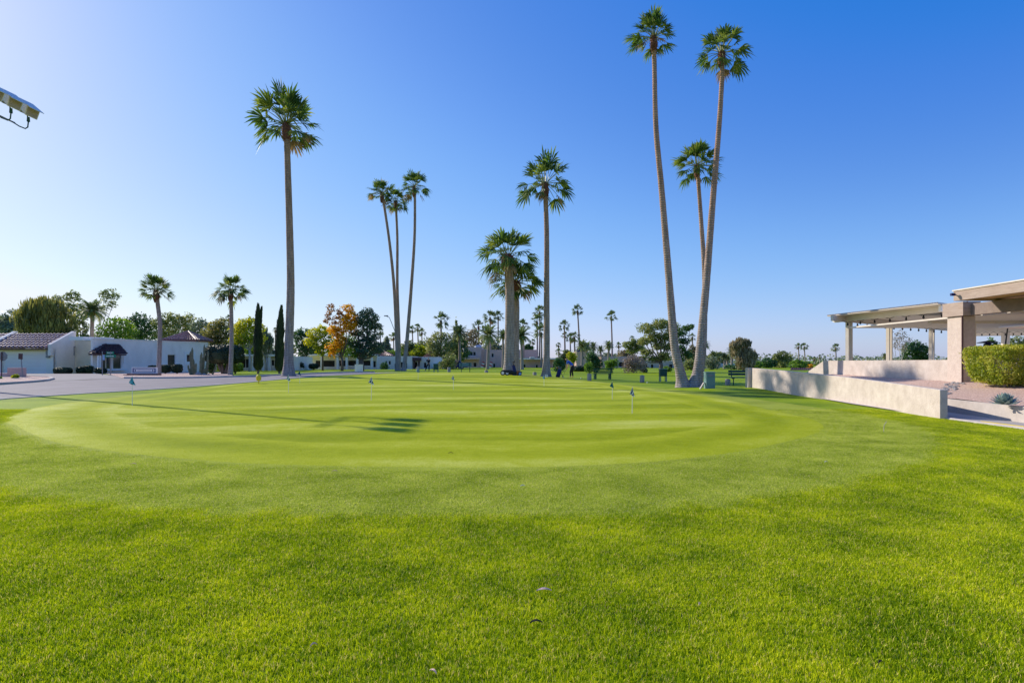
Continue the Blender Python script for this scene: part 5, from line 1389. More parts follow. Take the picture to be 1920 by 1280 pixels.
for i in range(46):
    rnd = random.Random(i + 50); f = i / 46; az = i * 2.39996; el = R(8 + 74 * f); ln = .34 * (1 - .35 * f)
    o = Vector((math.cos(az), math.sin(az), 0)); s_ = Vector((-o.y, o.x, 0)); b = Vector((12.02, 14.3, .43)) + o * .04 * (1 - f) + Vector((0, 0, .06 * f))
    d = o * math.cos(el) + Vector((0, 0, math.sin(el))); up = d.cross(s_).normalized() * -1
    mb = MB(); m1 = b + d * ln * .5; tp = b + d * ln + Vector((0, 0, .02))
    w0, w1 = .032, .052
    vs = [b - s_ * w0, b + s_ * w0, m1 + s_ * w1 + up * .012, m1 - s_ * w1 + up * .012, tp, b - up * .012, m1 - up * .014]
    mb.add(vs, [(0, 1, 2, 3), (3, 2, 4), (1, 5, 6, 2), (5, 0, 3, 6), (2, 6, 4), (6, 3, 4)])
    mb.build('leaf', M['agave'], t)
# ------------------------------------------------------------ flags on the putting green
FG = 'checkered flags standing in the holes of the putting green'
def flag(label, px, base, top, spread, colours, lean=0, seed=0):
    b = P(px, base); k = b.y / F; H = (base - top) * k
    t = thing('golf_flag', label, 'golf flag', tuple(b), FG); rnd = random.Random(seed)
    mb = MB(); mb.tube([b - Vector((0, 0, .1)), b + Vector((lean * k, 0, H))], .0085, 7); mb.build('pole', M['pole'], t)
    mb = MB(); mb.lathe(b + Vector((0, 0, -.02)), [(.054, 0), (.054, .024)], 14); mb.build('cup', M['cupwhite'], t)
    # limp cloth: hangs from the top of the pole, gathered above, wider below
    N = 7; top_ = b + Vector((lean * k, 0, H)); hgt = min(.30, H * .36); w_ = spread * k
    mb = MB()
    for j in range(N + 1):
        v = j / N
        for i in range(N + 1):
            u = i / N
            x = (-.46 * w_ * u ** .9 + .10 * w_ * (1 - u) * v) * (v ** .9) + .46 * w_ * v * (1 - u) * .55
            z = -hgt * v * (1 - .30 * u) - .01; yy = .035 * math.sin(u * 7 + seed) * v
            p = top_ + Vector((x, yy - .012, z)); mb.v.append(tuple(p))
    for j in range(N):
        for i in range(N):
            a = j * (N + 1) + i; mb.f.append([a, a + 1, a + N + 2, a + N + 1]); mb.m.append(((i * 4) // N + (j * 4) // N) % 2)
    o = mb.build('cloth', [M[c] for c in colours], t); sm = o.modifiers.new('thickness', 'SOLIDIFY'); sm.thickness = .003
    return t
M['pole'] = mat('white_flag_pole', (.80, .80, .78), None, rough=.4)
M['cupwhite'] = mat('dark_cup', (.05, .05, .045), None, rough=.6)
M['teal'] = mat('teal_cloth', (.02, .16, .24), None, rough=.8)
M['teal2'] = mat('light_teal_cloth', (.10, .42, .55), None, rough=.8)
M['flagwhite'] = mat('white_cloth', (.75, .78, .82), None, rough=.8)
M['flagnavy'] = mat('dark_blue_cloth', (.012, .05, .12), None, rough=.8)
M['flaggreen'] = mat('green_cloth', (.01, .14, .08), None, rough=.8)
flag('teal checkered flag at the far left of the green', 248, 761, 705, 16, ('teal', 'teal2'), 0, 1)
flag('pale green flag in front of the foot of the tall roadside palm', 541, 737, 702, 10, ('flaggreen', 'flagwhite'), 0, 2)
flag('small dark flag on the far edge of the green, right of the tall roadside palm', 562, 719, 695, 8, ('flagnavy', 'teal'), 0, 3)
flag('navy and white checkered flag left of the green centre', 696, 751, 706, 13, ('flagnavy', 'flagwhite'), 1, 4)
flag('small black and white flag in front of a stone bollard, left of the bench', 850, 731, 703, 8, ('flagwhite', 'flagnavy'), 0, 5)
flag('small blue and white flag on the ridge right of the slender palms', 784, 712, 690, 7, ('teal2', 'flagnavy'), 0, 6)
flag('tiny blue flag in front of the foot of the tall single palm', 1020, 724, 703, 6, ('teal', 'teal2'), 0, 7)
flag('dark green flag just left of the nearest flag, below the bench', 1148, 749, 715, 10, ('flaggreen', 'teal'), 0, 8)
flag('nearest flag, blue and white checkered, right of the green centre', 1185, 776, 725, 12, ('flagnavy', 'flagwhite'), 1, 9)

# ------------------------------------------------------------ tee line furniture
SB = 'pebbled stone bollards along the practice tee'
def bollard(label, px, Y, base, top, wd):
    b = D(px, base, Y); b.z = min(b.z, ter(b.x, b.y) + .05); k = Y / F; h = (base - top) * k; r = wd / 2 * k
    t = thing('stone_bollard', label, 'bollard', tuple(b), SB)
    mb = MB(); mb.lathe(b, [(r * .96, -.1), (r, .02), (r, h * .93), (r * .9, h * .985), (r * .5, h)], 20); mb.build('body', M['stone'], t, True)
    mb = MB(); mb.lathe(b + Vector((0, 0, h * .985)), [(r * .55, 0), (r * .5, .025)], 14); mb.build('cap', M['dark'], t)
for a in [('stone bollard behind the small blue flag near the dark-dressed golfer', 784, 62, 699, 687, 5.5),
          ('stone bollard between the green box and the blue-green bench', 842, 58, 698.5, 688.5, 6),
          ('short stone bollard between the blue-green bench and the thick palm pair', 912, 52, 702, 694, 6.5),
          ('stone bollard left of the tall single palm', 1002.5, 50, 706.5, 697.5, 7),
          ('stone bollard left of the dark green bench', 1105, 42, 712.5, 700, 8),
          ('stone bollard right of the dark green bench', 1204, 40, 716, 703.5, 8.5),
          ('stone bollard between the grey-green cabinet and the block wall post', 1364.5, 36, 722.5, 710.5, 9.5)]:
    bollard(*a)
BG = 'park benches along the practice tee'
def make_bench(wd=1.55):
    t = thing('park_bench', 'bench', 'bench', (0, 0, 0), BG)
    for i in range(3):
        mb = MB(); mb.box((-wd / 2, -.22 + i * .15, .42), (wd / 2, -.10 + i * .15, .46)); 
        mb.build('seat_slat', M['green_paint'], t, bevel=.006)
    for i in range(3):
        mb = MB(); mb.obox((0, .27 + .03 * i, .56 + i * .13), (wd, 0, 0), (0, .035, 0), (0, .02, .09)); mb.build('back_slat', M['green_paint'], t, bevel=.006)
    for s_ in (-1, 1):
        x = s_ * wd * .38; mb = MB()
        mb.box((x - .06, -.22, 0), (x + .06, -.12, .415)); mb.box((x - .06, .12, 0), (x + .06, .22, .415)); mb.box((x - .061, -.121, .30), (x + .061, .121, .414))
        mb.obox((x, .30, .62), (.07, 0, 0), (0, .05, .0), (0, .09, .52)); mb.build('leg', M['green_paint'], t)
    return t
b0 = make_bench()
def bench(label, px, Y, rz, first=False, sc_=1, z=None):
    g = G(px, Y); 
    return place(b0, (g.x, g.y, g.z if z is None else z), rz, sc_, label, first)
bench('dark green slatted bench seen from behind, right of the blue-shirted golfer', 1129.5, 46, PI + .12, True)
def pedestal_bench(label, px, Y, x0, x1, frame, cloth, back=1):
    g = G(px, Y); t = thing('park_bench', label, 'bench', tuple(g), BG)
    mb = MB(); mb.box((g.x + x0, g.y - .22, g.z + .44), (g.x + x1, g.y + .20, g.z + .47)); mb.build('seat', M[cloth], t, bevel=.01)
    for i in range(2):
        mb = MB(); mb.obox((g.x + (x0 + x1) / 2, g.y + .28 * back, g.z + .66 + .18 * i), (x1 - x0, 0, 0), (0, .035, 0), (0, .03, .14)); mb.build('back_slat', M[cloth], t, bevel=.006)
    for x in (x0 + .2, x1 - .2):
        mb = MB(); q = [(0, -.05, -.05), (0, -.05, .36), (0, .08 * back, .41), (0, .24 * back, .46), (0, .31 * back, .70), (0, .34 * back, .92)]
        mb.tube([(g.x + x + u, g.y + v, g.z + w2) for u, v, w2 in q], .032, 8)
        mb.tube([(g.x + x, g.y - .22, g.z + .42), (g.x + x, g.y + .2, g.z + .42)], .025, 6); mb.build('leg', M[frame], t)
pedestal_bench('blue-green metal bench on thin legs, left of the thick palm pair', 873, 58, -.62, .62, 'green_paint', 'green_pale', -1)
pedestal_bench('green metal bench with curved supports, half hidden by the block wall post', 1390, 36, -.7, .9, 'green_paint', 'green_paint')
# green boxes on legs
GB = 'green boxes on legs beside the tee'
def leg_box(label, px, Y, w_, h_, z0_):
    g = G(px, Y); t = thing('litter_box', label, 'litter box', tuple(g), GB)
    mb = MB(); mb.box((g.x - w_ / 2, g.y - .22, g.z + z0_), (g.x + w_ / 2, g.y + .22, g.z + z0_ + h_)); mb.build('box', M['green_paint'], t, bevel=.02)
    mb = MB(); mb.box((g.x - w_ / 2 - .03, g.y - .25, g.z + z0_ + h_ + .002), (g.x + w_ / 2 + .03, g.y + .25, g.z + z0_ + h_ + .04)); mb.build('lid', M['green_pale'], t, bevel=.01)
    for i in (-1, 1):
        for j in (-1, 1):
            mb = MB(); mb.box((g.x + i * w_ * .42 - .03, g.y + j * .18 - .03, g.z - .05), (g.x + i * w_ * .42 + .03, g.y + j * .18 + .03, g.z + z0_ - .002)); mb.build('leg', M['green_pale'], t)
leg_box('dark green box on legs beside the dark-dressed golfer', 817.5, 62, .50, .62, .28)
leg_box('green box on four legs left of the twin palm trunks', 1243, 42, .50, .50, .38)
# grey-green utility cabinet with a board leaning on it
g = P(1332.5, 728); k = g.y / F
t = thing('utility_cabinet', 'tall grey-green utility cabinet right of the twin palm trunks', 'utility cabinet', tuple(g))
mb = MB(); mb.box((g.x - .215, g.y, -.1), (g.x + .225, g.y + .40, .90)); mb.build('body', M['green_pale'], t, bevel=.01)
mb = MB(); mb.box((g.x - .235, g.y - .02, .902), (g.x + .245, g.y + .42, .94)); mb.build('lid', M['green_pale'], t, bevel=.01)
mb = MB(); mb.box((g.x - .12, g.y - .008, .72), (g.x + .13, g.y - .001, .80)); mb.build('plate', M['steel'], t)
mb = MB(); mb.obox((g.x - .40, g.y + .18, .19), (.06, 0, 0), (0, .16, 0), (.26, 0, .42)); tag(mb.build('leaning_board', M['concrete'], None), 'pale board leaning against the left side of the utility cabinet', 'board')
g = G(673, 68)
t = thing('white_cabinet', 'grey-white square utility cabinet at the roadside below the dark pine', 'utility cabinet', tuple(g))
mb = MB(); mb.box((g.x - .40, g.y - .3, g.z - .1), (g.x + .40, g.y + .3, g.z + .84)); mb.build('body', M['garage'], t, bevel=.02)
mb = MB(); mb.box((g.x - .43, g.y - .33, g.z + .842), (g.x + .43, g.y + .33, g.z + .88)); mb.build('lid', M['trim'], t)
# yellow marker
g = P(485, 720)
t = thing('marker_post', 'yellow round-headed marker on a short post at the grass edge of the road', 'marker', tuple(g))
mb = MB(); mb.tube([g - Vector((0, 0, .1)), g + Vector((0, 0, .25))], .03, 8); mb.build('post', M['yellow'], t)
mb = MB(); mb.lathe(g + Vector((0, 0, .20)), [(.09, 0), (.14, .05), (.15, .20), (.13, .30), (.06, .36)], 10); mb.build('head', M['yellow'], t)
# small white tee sign and A-board and golf balls
g = G(1024.5, 46.2)
t = thing('tee_sign', 'small white square sign in the grass at the foot of the tall single palm', 'sign', tuple(g))
mb = MB(); mb.box((g.x - .10, g.y - .01, g.z + .02), (g.x + .12, g.y + .01, g.z + .22)); mb.build('panel', M['white'], t)
mb = MB(); mb.box((g.x - .02, g.y - .014, g.z + .10), (g.x + .04, g.y - .011, g.z + .16)); mb.build('mark', M['steel'], t)
mb = MB(); mb.tube([g - Vector((0, 0, .1)), g + Vector((0, 0, .03))], .01, 5); mb.build('stake', M['steel'], t)
g = G(972.5, 45)
t = thing('folding_sign', 'small orange folding board with a blue face right of the thick palm pair', 'sign', tuple(g))
mb = MB(); mb.obox(g + Vector((-.10, .05, .17)), (.26, 0, 0), (0, .02, 0), (.10, .0, .36)); mb.build('orange_panel', M['orange'], t)
mb = MB(); mb.obox(g + Vector((.10, -.05, .15)), (.26, 0, 0), (0, .02, 0), (.06, .12, .30)); mb.build('dark_panel', M['black'], t)
mb = MB(); mb.obox(g + Vector((.10, -.065, .14)), (.16, 0, 0), (0, .006, 0), (.04, .08, .18)); mb.build('blue_face', M['bluepale'], t)
for lb, px, Y, r in (('white practice ball on a tee right of the stone bollard beyond the dark green bench', 1213.5, 39, .045), ('white golf ball on the grass beside the blue golf bag', 1056.5, 46.5, .04), ('golf ball on the grass right of the blue-shirted golfer', 1089, 46.5, .045)):
    g = G(px, Y); mb = MB(); mb.lathe(g, [(.01, .0), (r * .75, r * .35), (r, r), (r * .75, r * 1.65), (.01, r * 2)], 12); mb.tube([g - Vector((0, 0, .05)), g + Vector((0, 0, .01))], .01, 5)
    tag(mb.build('golf_ball', M['white'], None, True), lb, 'golf ball')
# push cart and bag at the foot of the thick pair
g = G(953, 44.8)
t = thing('golf_push_cart', 'black golf cart and bags lying at the foot of the thick palm pair', 'golf trolley', tuple(g))
for dx in (-.42, -.08):
    mb = MB(); c = g + Vector((dx, -.05, .20)); mb.tube([c - Vector((0, .03, 0)), c + Vector((0, .03, 0))], .19, 18); w_ = mb.build('wheel', M['black'], t)
    mb = MB(); mb.tube([c - Vector((0, .04, 0)), c + Vector((0, .04, 0))], .11, 14); mb.build('hub', M['garage'], w_)
mb = MB(); mb.tube([g + Vector((-.5, .05, .28)), g + Vector((.25, .05, .25)), g + Vector((.62, .05, .16))], [.14, .17, .15], 10); mb.build('bag', M['black'], t)
mb = MB(); mb.tube([g + Vector((-.45, .12, .2)), g + Vector((.3, .1, .35)), g + Vector((.55, .05, .80))], .02, 6); mb.build('frame', M['black'], t)
g = G(963.5, 44.9)
t = thing('golf_bag', 'dark golf bag standing against the right trunk of the thick pair', 'golf bag', tuple(g))
mb = MB(); mb.tube([g + Vector((.05, 0, .0)), g + Vector((.02, 0, .45)), g + Vector((-.05, 0, .78))], [.17, .15, .13], 12); mb.build('body', M['navy'], t)
mb = MB(); 
for i in range(4): mb.tube([g + Vector((-.05, 0, .7)), g + Vector((-.08 + .05 * i, .03 * i - .05, .98 + .03 * i))], .012, 4); mb.lathe(g + Vector((-.08 + .05 * i, .03 * i - .05, .96 + .03 * i)), [(.02, 0), (.045, .03), (.03, .08)], 8)
mb.build('club_heads', M['black'], t)
# blue stand bag
g = G(1047.5, 46.8)
t = thing('golf_bag', 'navy stand bag with club heads, left of the blue-shirted golfer', 'golf bag', tuple(g))
mb = MB(); mb.tube([g + Vector((-.10, 0, .0)), g + Vector((.02, 0, .34)), g + Vector((.10, 0, .66))], [.17, .17, .13], 14); mb.build('body', M['navy'], t, True)
mb = MB(); mb.tube([g + Vector((.10, 0, .655)), g + Vector((.11, 0, .70))], .14, 14); mb.build('collar', M['steel'], t)
mb = MB(); mb.obox(g + Vector((.0, -.16, .24)), (.2, 0, 0), (0, .07, 0), (.06, 0, .28)); mb.build('pocket', M['navy'], t, bevel=.02)
for s_ in (-1, 1):
    mb = MB(); mb.tube([g + Vector((.12, s_ * .05, .60)), g + Vector((.34, s_ * .16, .0))], .014, 6); mb.build('leg', M['black'], t)
for i, (dx, dz, m_) in enumerate(((.02, .84, 'steel'), (.10, .80, 'black'), (.20, .78, 'steel'), (-.10, .74, 'red'), (.05, .76, 'steel'))):
    mb = MB(); mb.tube([g + Vector((.1, 0, .64)), g + Vector((dx, .04 * i - .08, dz))], .008, 4); mb.obox(g + Vector((dx - .02, .04 * i - .08, dz + .02)), (.10, 0, .02), (0, .05, 0), (0, 0, .05)); mb.build('club', M[m_], t)

# ------------------------------------------------------------ people
def skin_body(name, joints, edges, radii, material, parent, root=0, sub=2):
    me = bpy.data.meshes.new(name); me.from_pydata(joints, edges, [])
    o = bpy.data.objects.new(name, me); col.objects.link(o)
    sk = o.modifiers.new('skin', 'SKIN'); sk.use_smooth_shade = True
    for i, r in enumerate(radii):
        v = me.skin_vertices[0].data[i]; v.radius = (r, r) if not hasattr(r, '__len__') else r; v.use_root = (i == root)
    ss = o.modifiers.new('sub', 'SUBSURF'); ss.levels = sub; ss.render_levels = sub
    dg = bpy.context.evaluated_depsgraph_get(); ev = o.evaluated_get(dg)
    m2 = bpy.data.meshes.new_from_object(ev); bpy.data.objects.remove(o); bpy.data.meshes.remove(me)
    m2.materials.clear(); m2.materials.append(material)
    o = bpy.data.objects.new(name, m2); col.objects.link(o); o.parent = parent
    return o
def person(label, loc, rz, J, shirt, trousers, shoes, hair, cap=None, s=1.0):
    """J: joint table in the figure's own frame (x right, y ahead, z up)"""
    t = thing('person', label, 'person', loc); t.rotation_euler = (0, 0, rz); t.scale = (s,) * 3
    V_ = lambda k: Vector(J[k])
    # one continuous body (skin) from head to feet
    names = ['pelvis', 'waist', 'chest', 'neck', 'head', 'crown', 'shL', 'elL', 'wrL', 'shR', 'elR', 'wrR', 'hipL', 'knL', 'anL', 'toL', 'hipR', 'knR', 'anR', 'toR']
    E = [(0, 1), (1, 2), (2, 3), (3, 4), (4, 5), (2, 6), (6, 7), (7, 8), (2, 9), (9, 10), (10, 11), (0, 12), (12, 13), (13, 14), (14, 15), (0, 16), (16, 17), (17, 18), (18, 19)]
    rr = [.115, .115, .13, .052, .088, .075, .055, .04, .028, .055, .04, .028, .085, .056, .036, .03, .085, .056, .036, .03]
    vs = [J[n] for n in names]
    # fingers and thumbs
    for hnd, wi in (('L', 8), ('R', 11)):
        w_ = V_('wr' + hnd); el = V_('el' + hnd); d = (w_ - el).normalized(); sd_ = d.cross(Vector((0, 1, 0))).normalized()
        if sd_.length < .5: sd_ = Vector((1, 0, 0))
        pal = len(vs); vs.append(tuple(w_ + d * .07)); rr.append(.032); E.append((wi, pal))
        for q in range(4):
            a = w_ + d * .10 + sd_ * (.028 * (q - 1.5)); b = a + d * (.045 - .006 * abs(q - 1.3)) + Vector((0, .014, 0)); c = b + d * .02 + Vector((0, .03, -.005))
            n0 = len(vs); vs += [tuple(a), tuple(b), tuple(c)]; rr += [.0095, .009, .008]; E += [(pal, n0), (n0, n0 + 1), (n0 + 1, n0 + 2)]
        a = w_ + d * .045 + sd_ * .04 + Vector((0, .02, 0)); n0 = len(vs); vs += [tuple(a), tuple(a + d * .04 + Vector((0, .015, 0)))]; rr += [.0105, .009]; E += [(pal, n0), (n0, n0 + 1)]
    body = skin_body('body', vs, E, rr, M['skin'], t)
    # face
    h = V_('head'); c = V_('crown'); upv = (c - h).normalized(); f = Vector(J['face']).normalized(); sd_ = f.cross(upv).normalized()
    mb = MB(); mb.obox(h + f * .098 + upv * .00, sd_ * .022, f * .04, upv * .045); mb.build('nose', M['skin'], t)
    for q in (-1, 1):
        mb = MB(); mb.obox(h + f * .086 + upv * .03 + sd_ * .034 * q, sd_ * .026, f * .012, upv * .012); mb.build('eye', M['black'], t)
        mb = MB(); mb.obox(h + sd_ * .092 * q, sd_ * .02, f * .04, upv * .06); mb.build('ear', M['skin'], t)
    mb = MB(); mb.obox(h + f * .088 - upv * .045, sd_ * .05, f * .01, upv * .01); mb.build('mouth', M['red'], t)
    cc = h + upv * .055 - f * .012
    mb = MB()
    for i in range(7):
        a = PI / 2 * i / 6; mb.v += [tuple(cc + (sd_ * math.cos(2 * PI * k / 14) + f * math.sin(2 * PI * k / 14)) * .104 * math.cos(a) + upv * .085 * math.sin(a)) for k in range(14)]
    for i in range(6):
        for k in range(14):
            mb.f.append([i * 14 + k, i * 14 + (k + 1) % 14, (i + 1) * 14 + (k + 1) % 14, (i + 1) * 14 + k]); mb.m.append(0)
    mb.build('cap' if cap else 'hair', M[cap or hair], t, True)
    if cap:
        mb = MB(); mb.obox(cc + f * .14 + upv * .005, sd_ * .14, f * .10, upv * .012); mb.build('cap_brim', M[cap], t)
    # clothes follow the same joints a little wider
    sj = ['pelvis', 'waist', 'chest', 'neck', 'shL', 'elL', 'shR', 'elR']
    P_ = {k: V_(k) for k in J if k != 'face'}
    sv = [P_['pelvis'] + (P_['waist'] - P_['pelvis']) * .1, P_['waist'], P_['chest'], P_['chest'] + (P_['neck'] - P_['chest']) * .75, P_['shL'], P_['shL'] + (P_['elL'] - P_['shL']) * .85, P_['shR'], P_['shR'] + (P_['elR'] - P_['shR']) * .85]
    skin_body('shirt', [tuple(v) for v in sv], [(0, 1), (1, 2), (2, 3), (2, 4), (4, 5), (2, 6), (6, 7)], [(.155, .13), (.15, .13), (.16, .145), .07, .078, .06, .078, .06], M[shirt], t, 0)
    tv = [P_['pelvis'], P_['waist'] * .4 + P_['pelvis'] * .6, P_['hipL'], P_['knL'], P_['anL'] + Vector((0, 0, .03)), P_['hipR'], P_['knR'], P_['anR'] + Vector((0, 0, .03))]
    skin_body('trousers', [tuple(v) for v in tv], [(0, 1), (0, 2), (2, 3), (3, 4), (0, 5), (5, 6), (6, 7)], [.145, .14, .105, .08, .062, .105, .08, .062], M[trousers], t, 0)
    for q in 'LR':
        a = P_['an' + q]; b = P_['to' + q]; mb = MB(); d = (b - a); d.z = 0; d = d.normalized()
        mb.obox(Vector((a.x, a.y, .045)) + d * .07, Vector((-d.y, d.x, 0)) * .095, d * .27, (0, 0, .085)); mb.build('shoe', M[shoes], t, bevel=.02)
    return t
# golfer bent over the ball: hips over the feet, back tipped forward (+y), arms straight down
Jb = dict(pelvis=(0, -.10, .93), waist=(0, 0, 1.10), chest=(0, .20, 1.30), neck=(0, .34, 1.43), head=(0, .44, 1.48), crown=(0, .50, 1.58), face=(0, .8, -.6),
          shL=(-.18, .26, 1.32), elL=(-.15, .34, 1.05), wrL=(-.03, .42, .84), shR=(.18, .26, 1.32), elR=(.15, .34, 1.05), wrR=(.03, .42, .78),
          hipL=(-.11, -.08, .88), knL=(-.19, .02, .50), anL=(-.25, -.03, .09), toL=(-.27, .12, .05), hipR=(.11, -.08, .88), knR=(.19, .02, .50), anR=(.25, -.03, .09), toR=(.27, .12, .05))
g = G(1071.5, 48)
person('golfer in royal-blue shirt and dark trousers bending over a ball', tuple(g), R(62), Jb, 'blue', 'trouser', 'white', 'hair')
M2 = Matrix.Rotation(R(62), 3, 'Z'); off = M2 @ Vector((0, .45, 0))
mb = MB(); a = g + M2 @ Vector((0, .42, .86)); b = g + M2 @ Vector((.02, .78, .03)); mb.tube([a, b], .012, 6); mb.obox(b + Vector((0, 0, .01)), (.02, .11, 0), (.03, -.01, 0), (0, 0, .05))
tag(mb.build('golf_club', M['black']), 'golf club held low by the blue-shirted golfer', 'golf club')
Js = dict(pelvis=(0, 0, .92), waist=(0, 0, 1.08), chest=(.02, .03, 1.32), neck=(.03, .04, 1.47), head=(.03, .07, 1.58), crown=(.03, .07, 1.70), face=(-.1, 1, -.05),
          shL=(-.17, .03, 1.38), elL=(-.22, .18, 1.20), wrL=(-.08, .34, 1.30), shR=(.20, .03, 1.38), elR=(.20, .20, 1.22), wrR=(-.02, .34, 1.36),
          hipL=(-.10, 0, .88), knL=(-.24, .02, .50), anL=(-.40, -.06, .10), toL=(-.50, .02, .04), hipR=(.10, 0, .88), knR=(.08, .03, .48), anR=(.06, 0, .08), toR=(.04, .14, .05))
g2 = G(803.5, 72)
person('golfer in black clothes and pale cap standing with feet apart near the timber porch', tuple(g2), R(25), Js, 'trouser', 'trouser', 'black', 'hair', 'white')
M2 = Matrix.Rotation(R(25), 3, 'Z')
mb = MB(); a = g2 + M2 @ Vector((-.05, .38, 1.30)); b = g2 + M2 @ Vector((-.55, .30, 1.85)); mb.tube([a, b], .012, 5); mb.obox(b, (.08, 0, .03), (0, .04, 0), (0, 0, .05))
tag(mb.build('golf_club', M['black']), 'golf club raised by the golfer in black clothes', 'golf club')

# ------------------------------------------------------------ street furniture, left
def post(mb, g, h, r=.035, lean=0): return mb.tube([g - Vector((0, 0, .2)), g + Vector((lean, 0, h))], r, 8)
g = G(3, 42); t = thing('stop_sign', 'back of an eight-sided road sign on a brown post at the left edge', 'sign', tuple(g))
post(MB(), g, 1.95).build('post', M['brown'], t)
mb = MB(); cz = g.z + 1.62; vs = [(g.x + .05 + .34 * math.cos(PI / 8 + i * PI / 4), g.y + .05, cz + .34 * math.sin(PI / 8 + i * PI / 4)) for i in range(8)]
mb.add(vs + [(x, y + .012, z) for x, y, z in vs], [list(range(8)), list(range(8, 16))[::-1]] + [[i, (i + 1) % 8, 8 + (i + 1) % 8, 8 + i] for i in range(8)]); mb.build('plate', M['steel'], t)
g = G(43, 42.5); t = thing('road_sign', 'small dark rectangular sign on a leaning post in the gravel island', 'sign', tuple(g))
post(MB(), g, 1.55, .035, -.13).build('post', M['steel'], t)
mb = MB(); mb.obox(g + Vector((-.13, -.05, 1.62)), (.30, 0, -.02), (0, .02, 0), (.02, 0, .42)); mb.build('plate', M['brown'], t)
g = G(27, 43.5); t = thing('masonry_block', 'low pinkish masonry block wall on the gravel island', 'wall', tuple(g))
mb = MB(); mb.box((g.x - .55, g.y, g.z), (g.x + .50, g.y + .5, g.z + .78)); mb.build('body', mat('pink_masonry', (.50, .32, .29), (.62, .42, .38), 6, .95, .02, 18), t, bevel=.03)
mb = MB(); mb.box((g.x - 1.5, g.y + .05, g.z), (g.x - .552, g.y + .5, g.z + .38)); mb.build('step', M['stucco_pink'], t, bevel=.03)
shrub('small_bush', 'small yellow-green bush in front of the masonry block', 28, 41.5, 701, 16, 'yellowgreen', 714, 700, .11)
shrub('small_bush', 'small dark spiky bush at the left edge of the gravel island', -1, 40.5, 705, 14, 'green', 717, 500, .11)
g = G(192, 50); t = thing('sign_post', 'thin dark post with a small white sign left of the green street sign', 'sign', tuple(g))
post(MB(), g, 2.05, .035).build('post', M['steel'], t)
mb = MB(); mb.box((g.x + .06, g.y - .06, g.z + 1.30), (g.x + .24, g.y - .04, g.z + 1.75)); mb.build('plate', M['bluepale'], t)
g = G(207, 50); t = thing('street_name_sign', 'green street name sign with two crossed blades on a thin post', 'street sign', tuple(g))
post(MB(), g, 2.02, .035).build('post', M['steel'], t)
mb = MB(); mb.box((g.x - .45, g.y - .06, g.z + 1.52), (g.x + .50, g.y - .04, g.z + 1.76)); b1 = mb.build('blade', M['signgreen'], t)
mb = MB(); mb.obox(g + Vector((-.02, 0, 1.92)), (.42, .35, 0), (.008, -.01, 0), (0, 0, .22)); b2 = mb.build('blade', M['signgreen'], t)
rnd = random.Random(3)
mb = MB(); x = -.34
while x < .34:
    w_ = rnd.uniform(.03, .06); mb.box((g.x + x, g.y - .068, g.z + 1.60), (g.x + x + w_, g.y - .062, g.z + 1.60 + rnd.choice((.07, .09)))); x += w_ + .018
mb.build('lettering', M['white'], b1)
mb = MB(); x = -.14
while x < .14: mb.obox(g + Vector((-.02, 0, 1.92)) + Vector((x, x * .83 - .014, 0)), (.03, .025, 0), (.004, -.005, 0), (0, 0, .08)); x += .05
mb.build('lettering', M['white'], b2)
# community sign on a brick base
a = D(248, 698, 49); b = D(293, 698, 49); zt = ter(a.x, 49)
t = thing('community_sign', 'long low white-framed sign with two dark emblems on a red-brown base', 'sign', tuple((a + b) / 2 * 1.0))
mb = MB(); mb.box((a.x, 49, zt + .22), (b.x, 49.12, zt + .66)); mb.build('panel', M['navy2'] if 'navy2' in M else mat('grey_blue_panel', (.22, .22, .32), None, rough=.7), t)
mb = MB(); 
for (x0, x1, y0_, y1_) in ((a.x - .04, b.x + .04, .64, .70), (a.x - .04, b.x + .04, .18, .24)): mb.box((x0, 48.96, zt + y0_), (x1, 49.16, zt + y1_))
for x in (a.x - .04, b.x - .02): mb.box((x, 48.965, zt + .241), (x + .06, 49.155, zt + .639))
mb.build('frame', M['trim'], t)
mb = MB(); mb.box((a.x + .17, 48.98, zt + .32), (b.x - .17, 48.998, zt + .55)); fp = mb.build('white_board', M['trim'], t)
for x in (a.x + .28, b.x - .28):
    mb = MB(); n = 10; vs = [(x + (.07 if i % 2 == 0 else .045) * math.cos(i * 2 * PI / n), 48.972, zt + .435 + (.08 if i % 2 == 0 else .05) * math.sin(i * 2 * PI / n)) for i in range(n)]
    mb.add(vs + [(q[0], 48.979, q[2]) for q in vs], [list(range(n)), list(range(n, 2 * n))[::-1]] + [[i, (i + 1) % n, n + (i + 1) % n, n + i] for i in range(n)]); mb.build('emblem', M['navy'], fp)
mb = MB(); x = a.x + .45
while x < b.x - .46:
    w_ = rnd.uniform(.02, .045); mb.box((x, 48.974, zt + .40), (x + w_, 48.979, zt + .47)); x += w_ + .02
mb.build('lettering', M['stucco_pink'], fp)
mb = MB(); mb.box((a.x - .35, 48.8, zt - .1), (b.x + .15, 49.5, zt + .18)); mb.box((a.x - .75, 48.95, zt - .1), (a.x - .352, 49.45, zt + .09)); mb.build('base', M['brick'], t, bevel=.03)
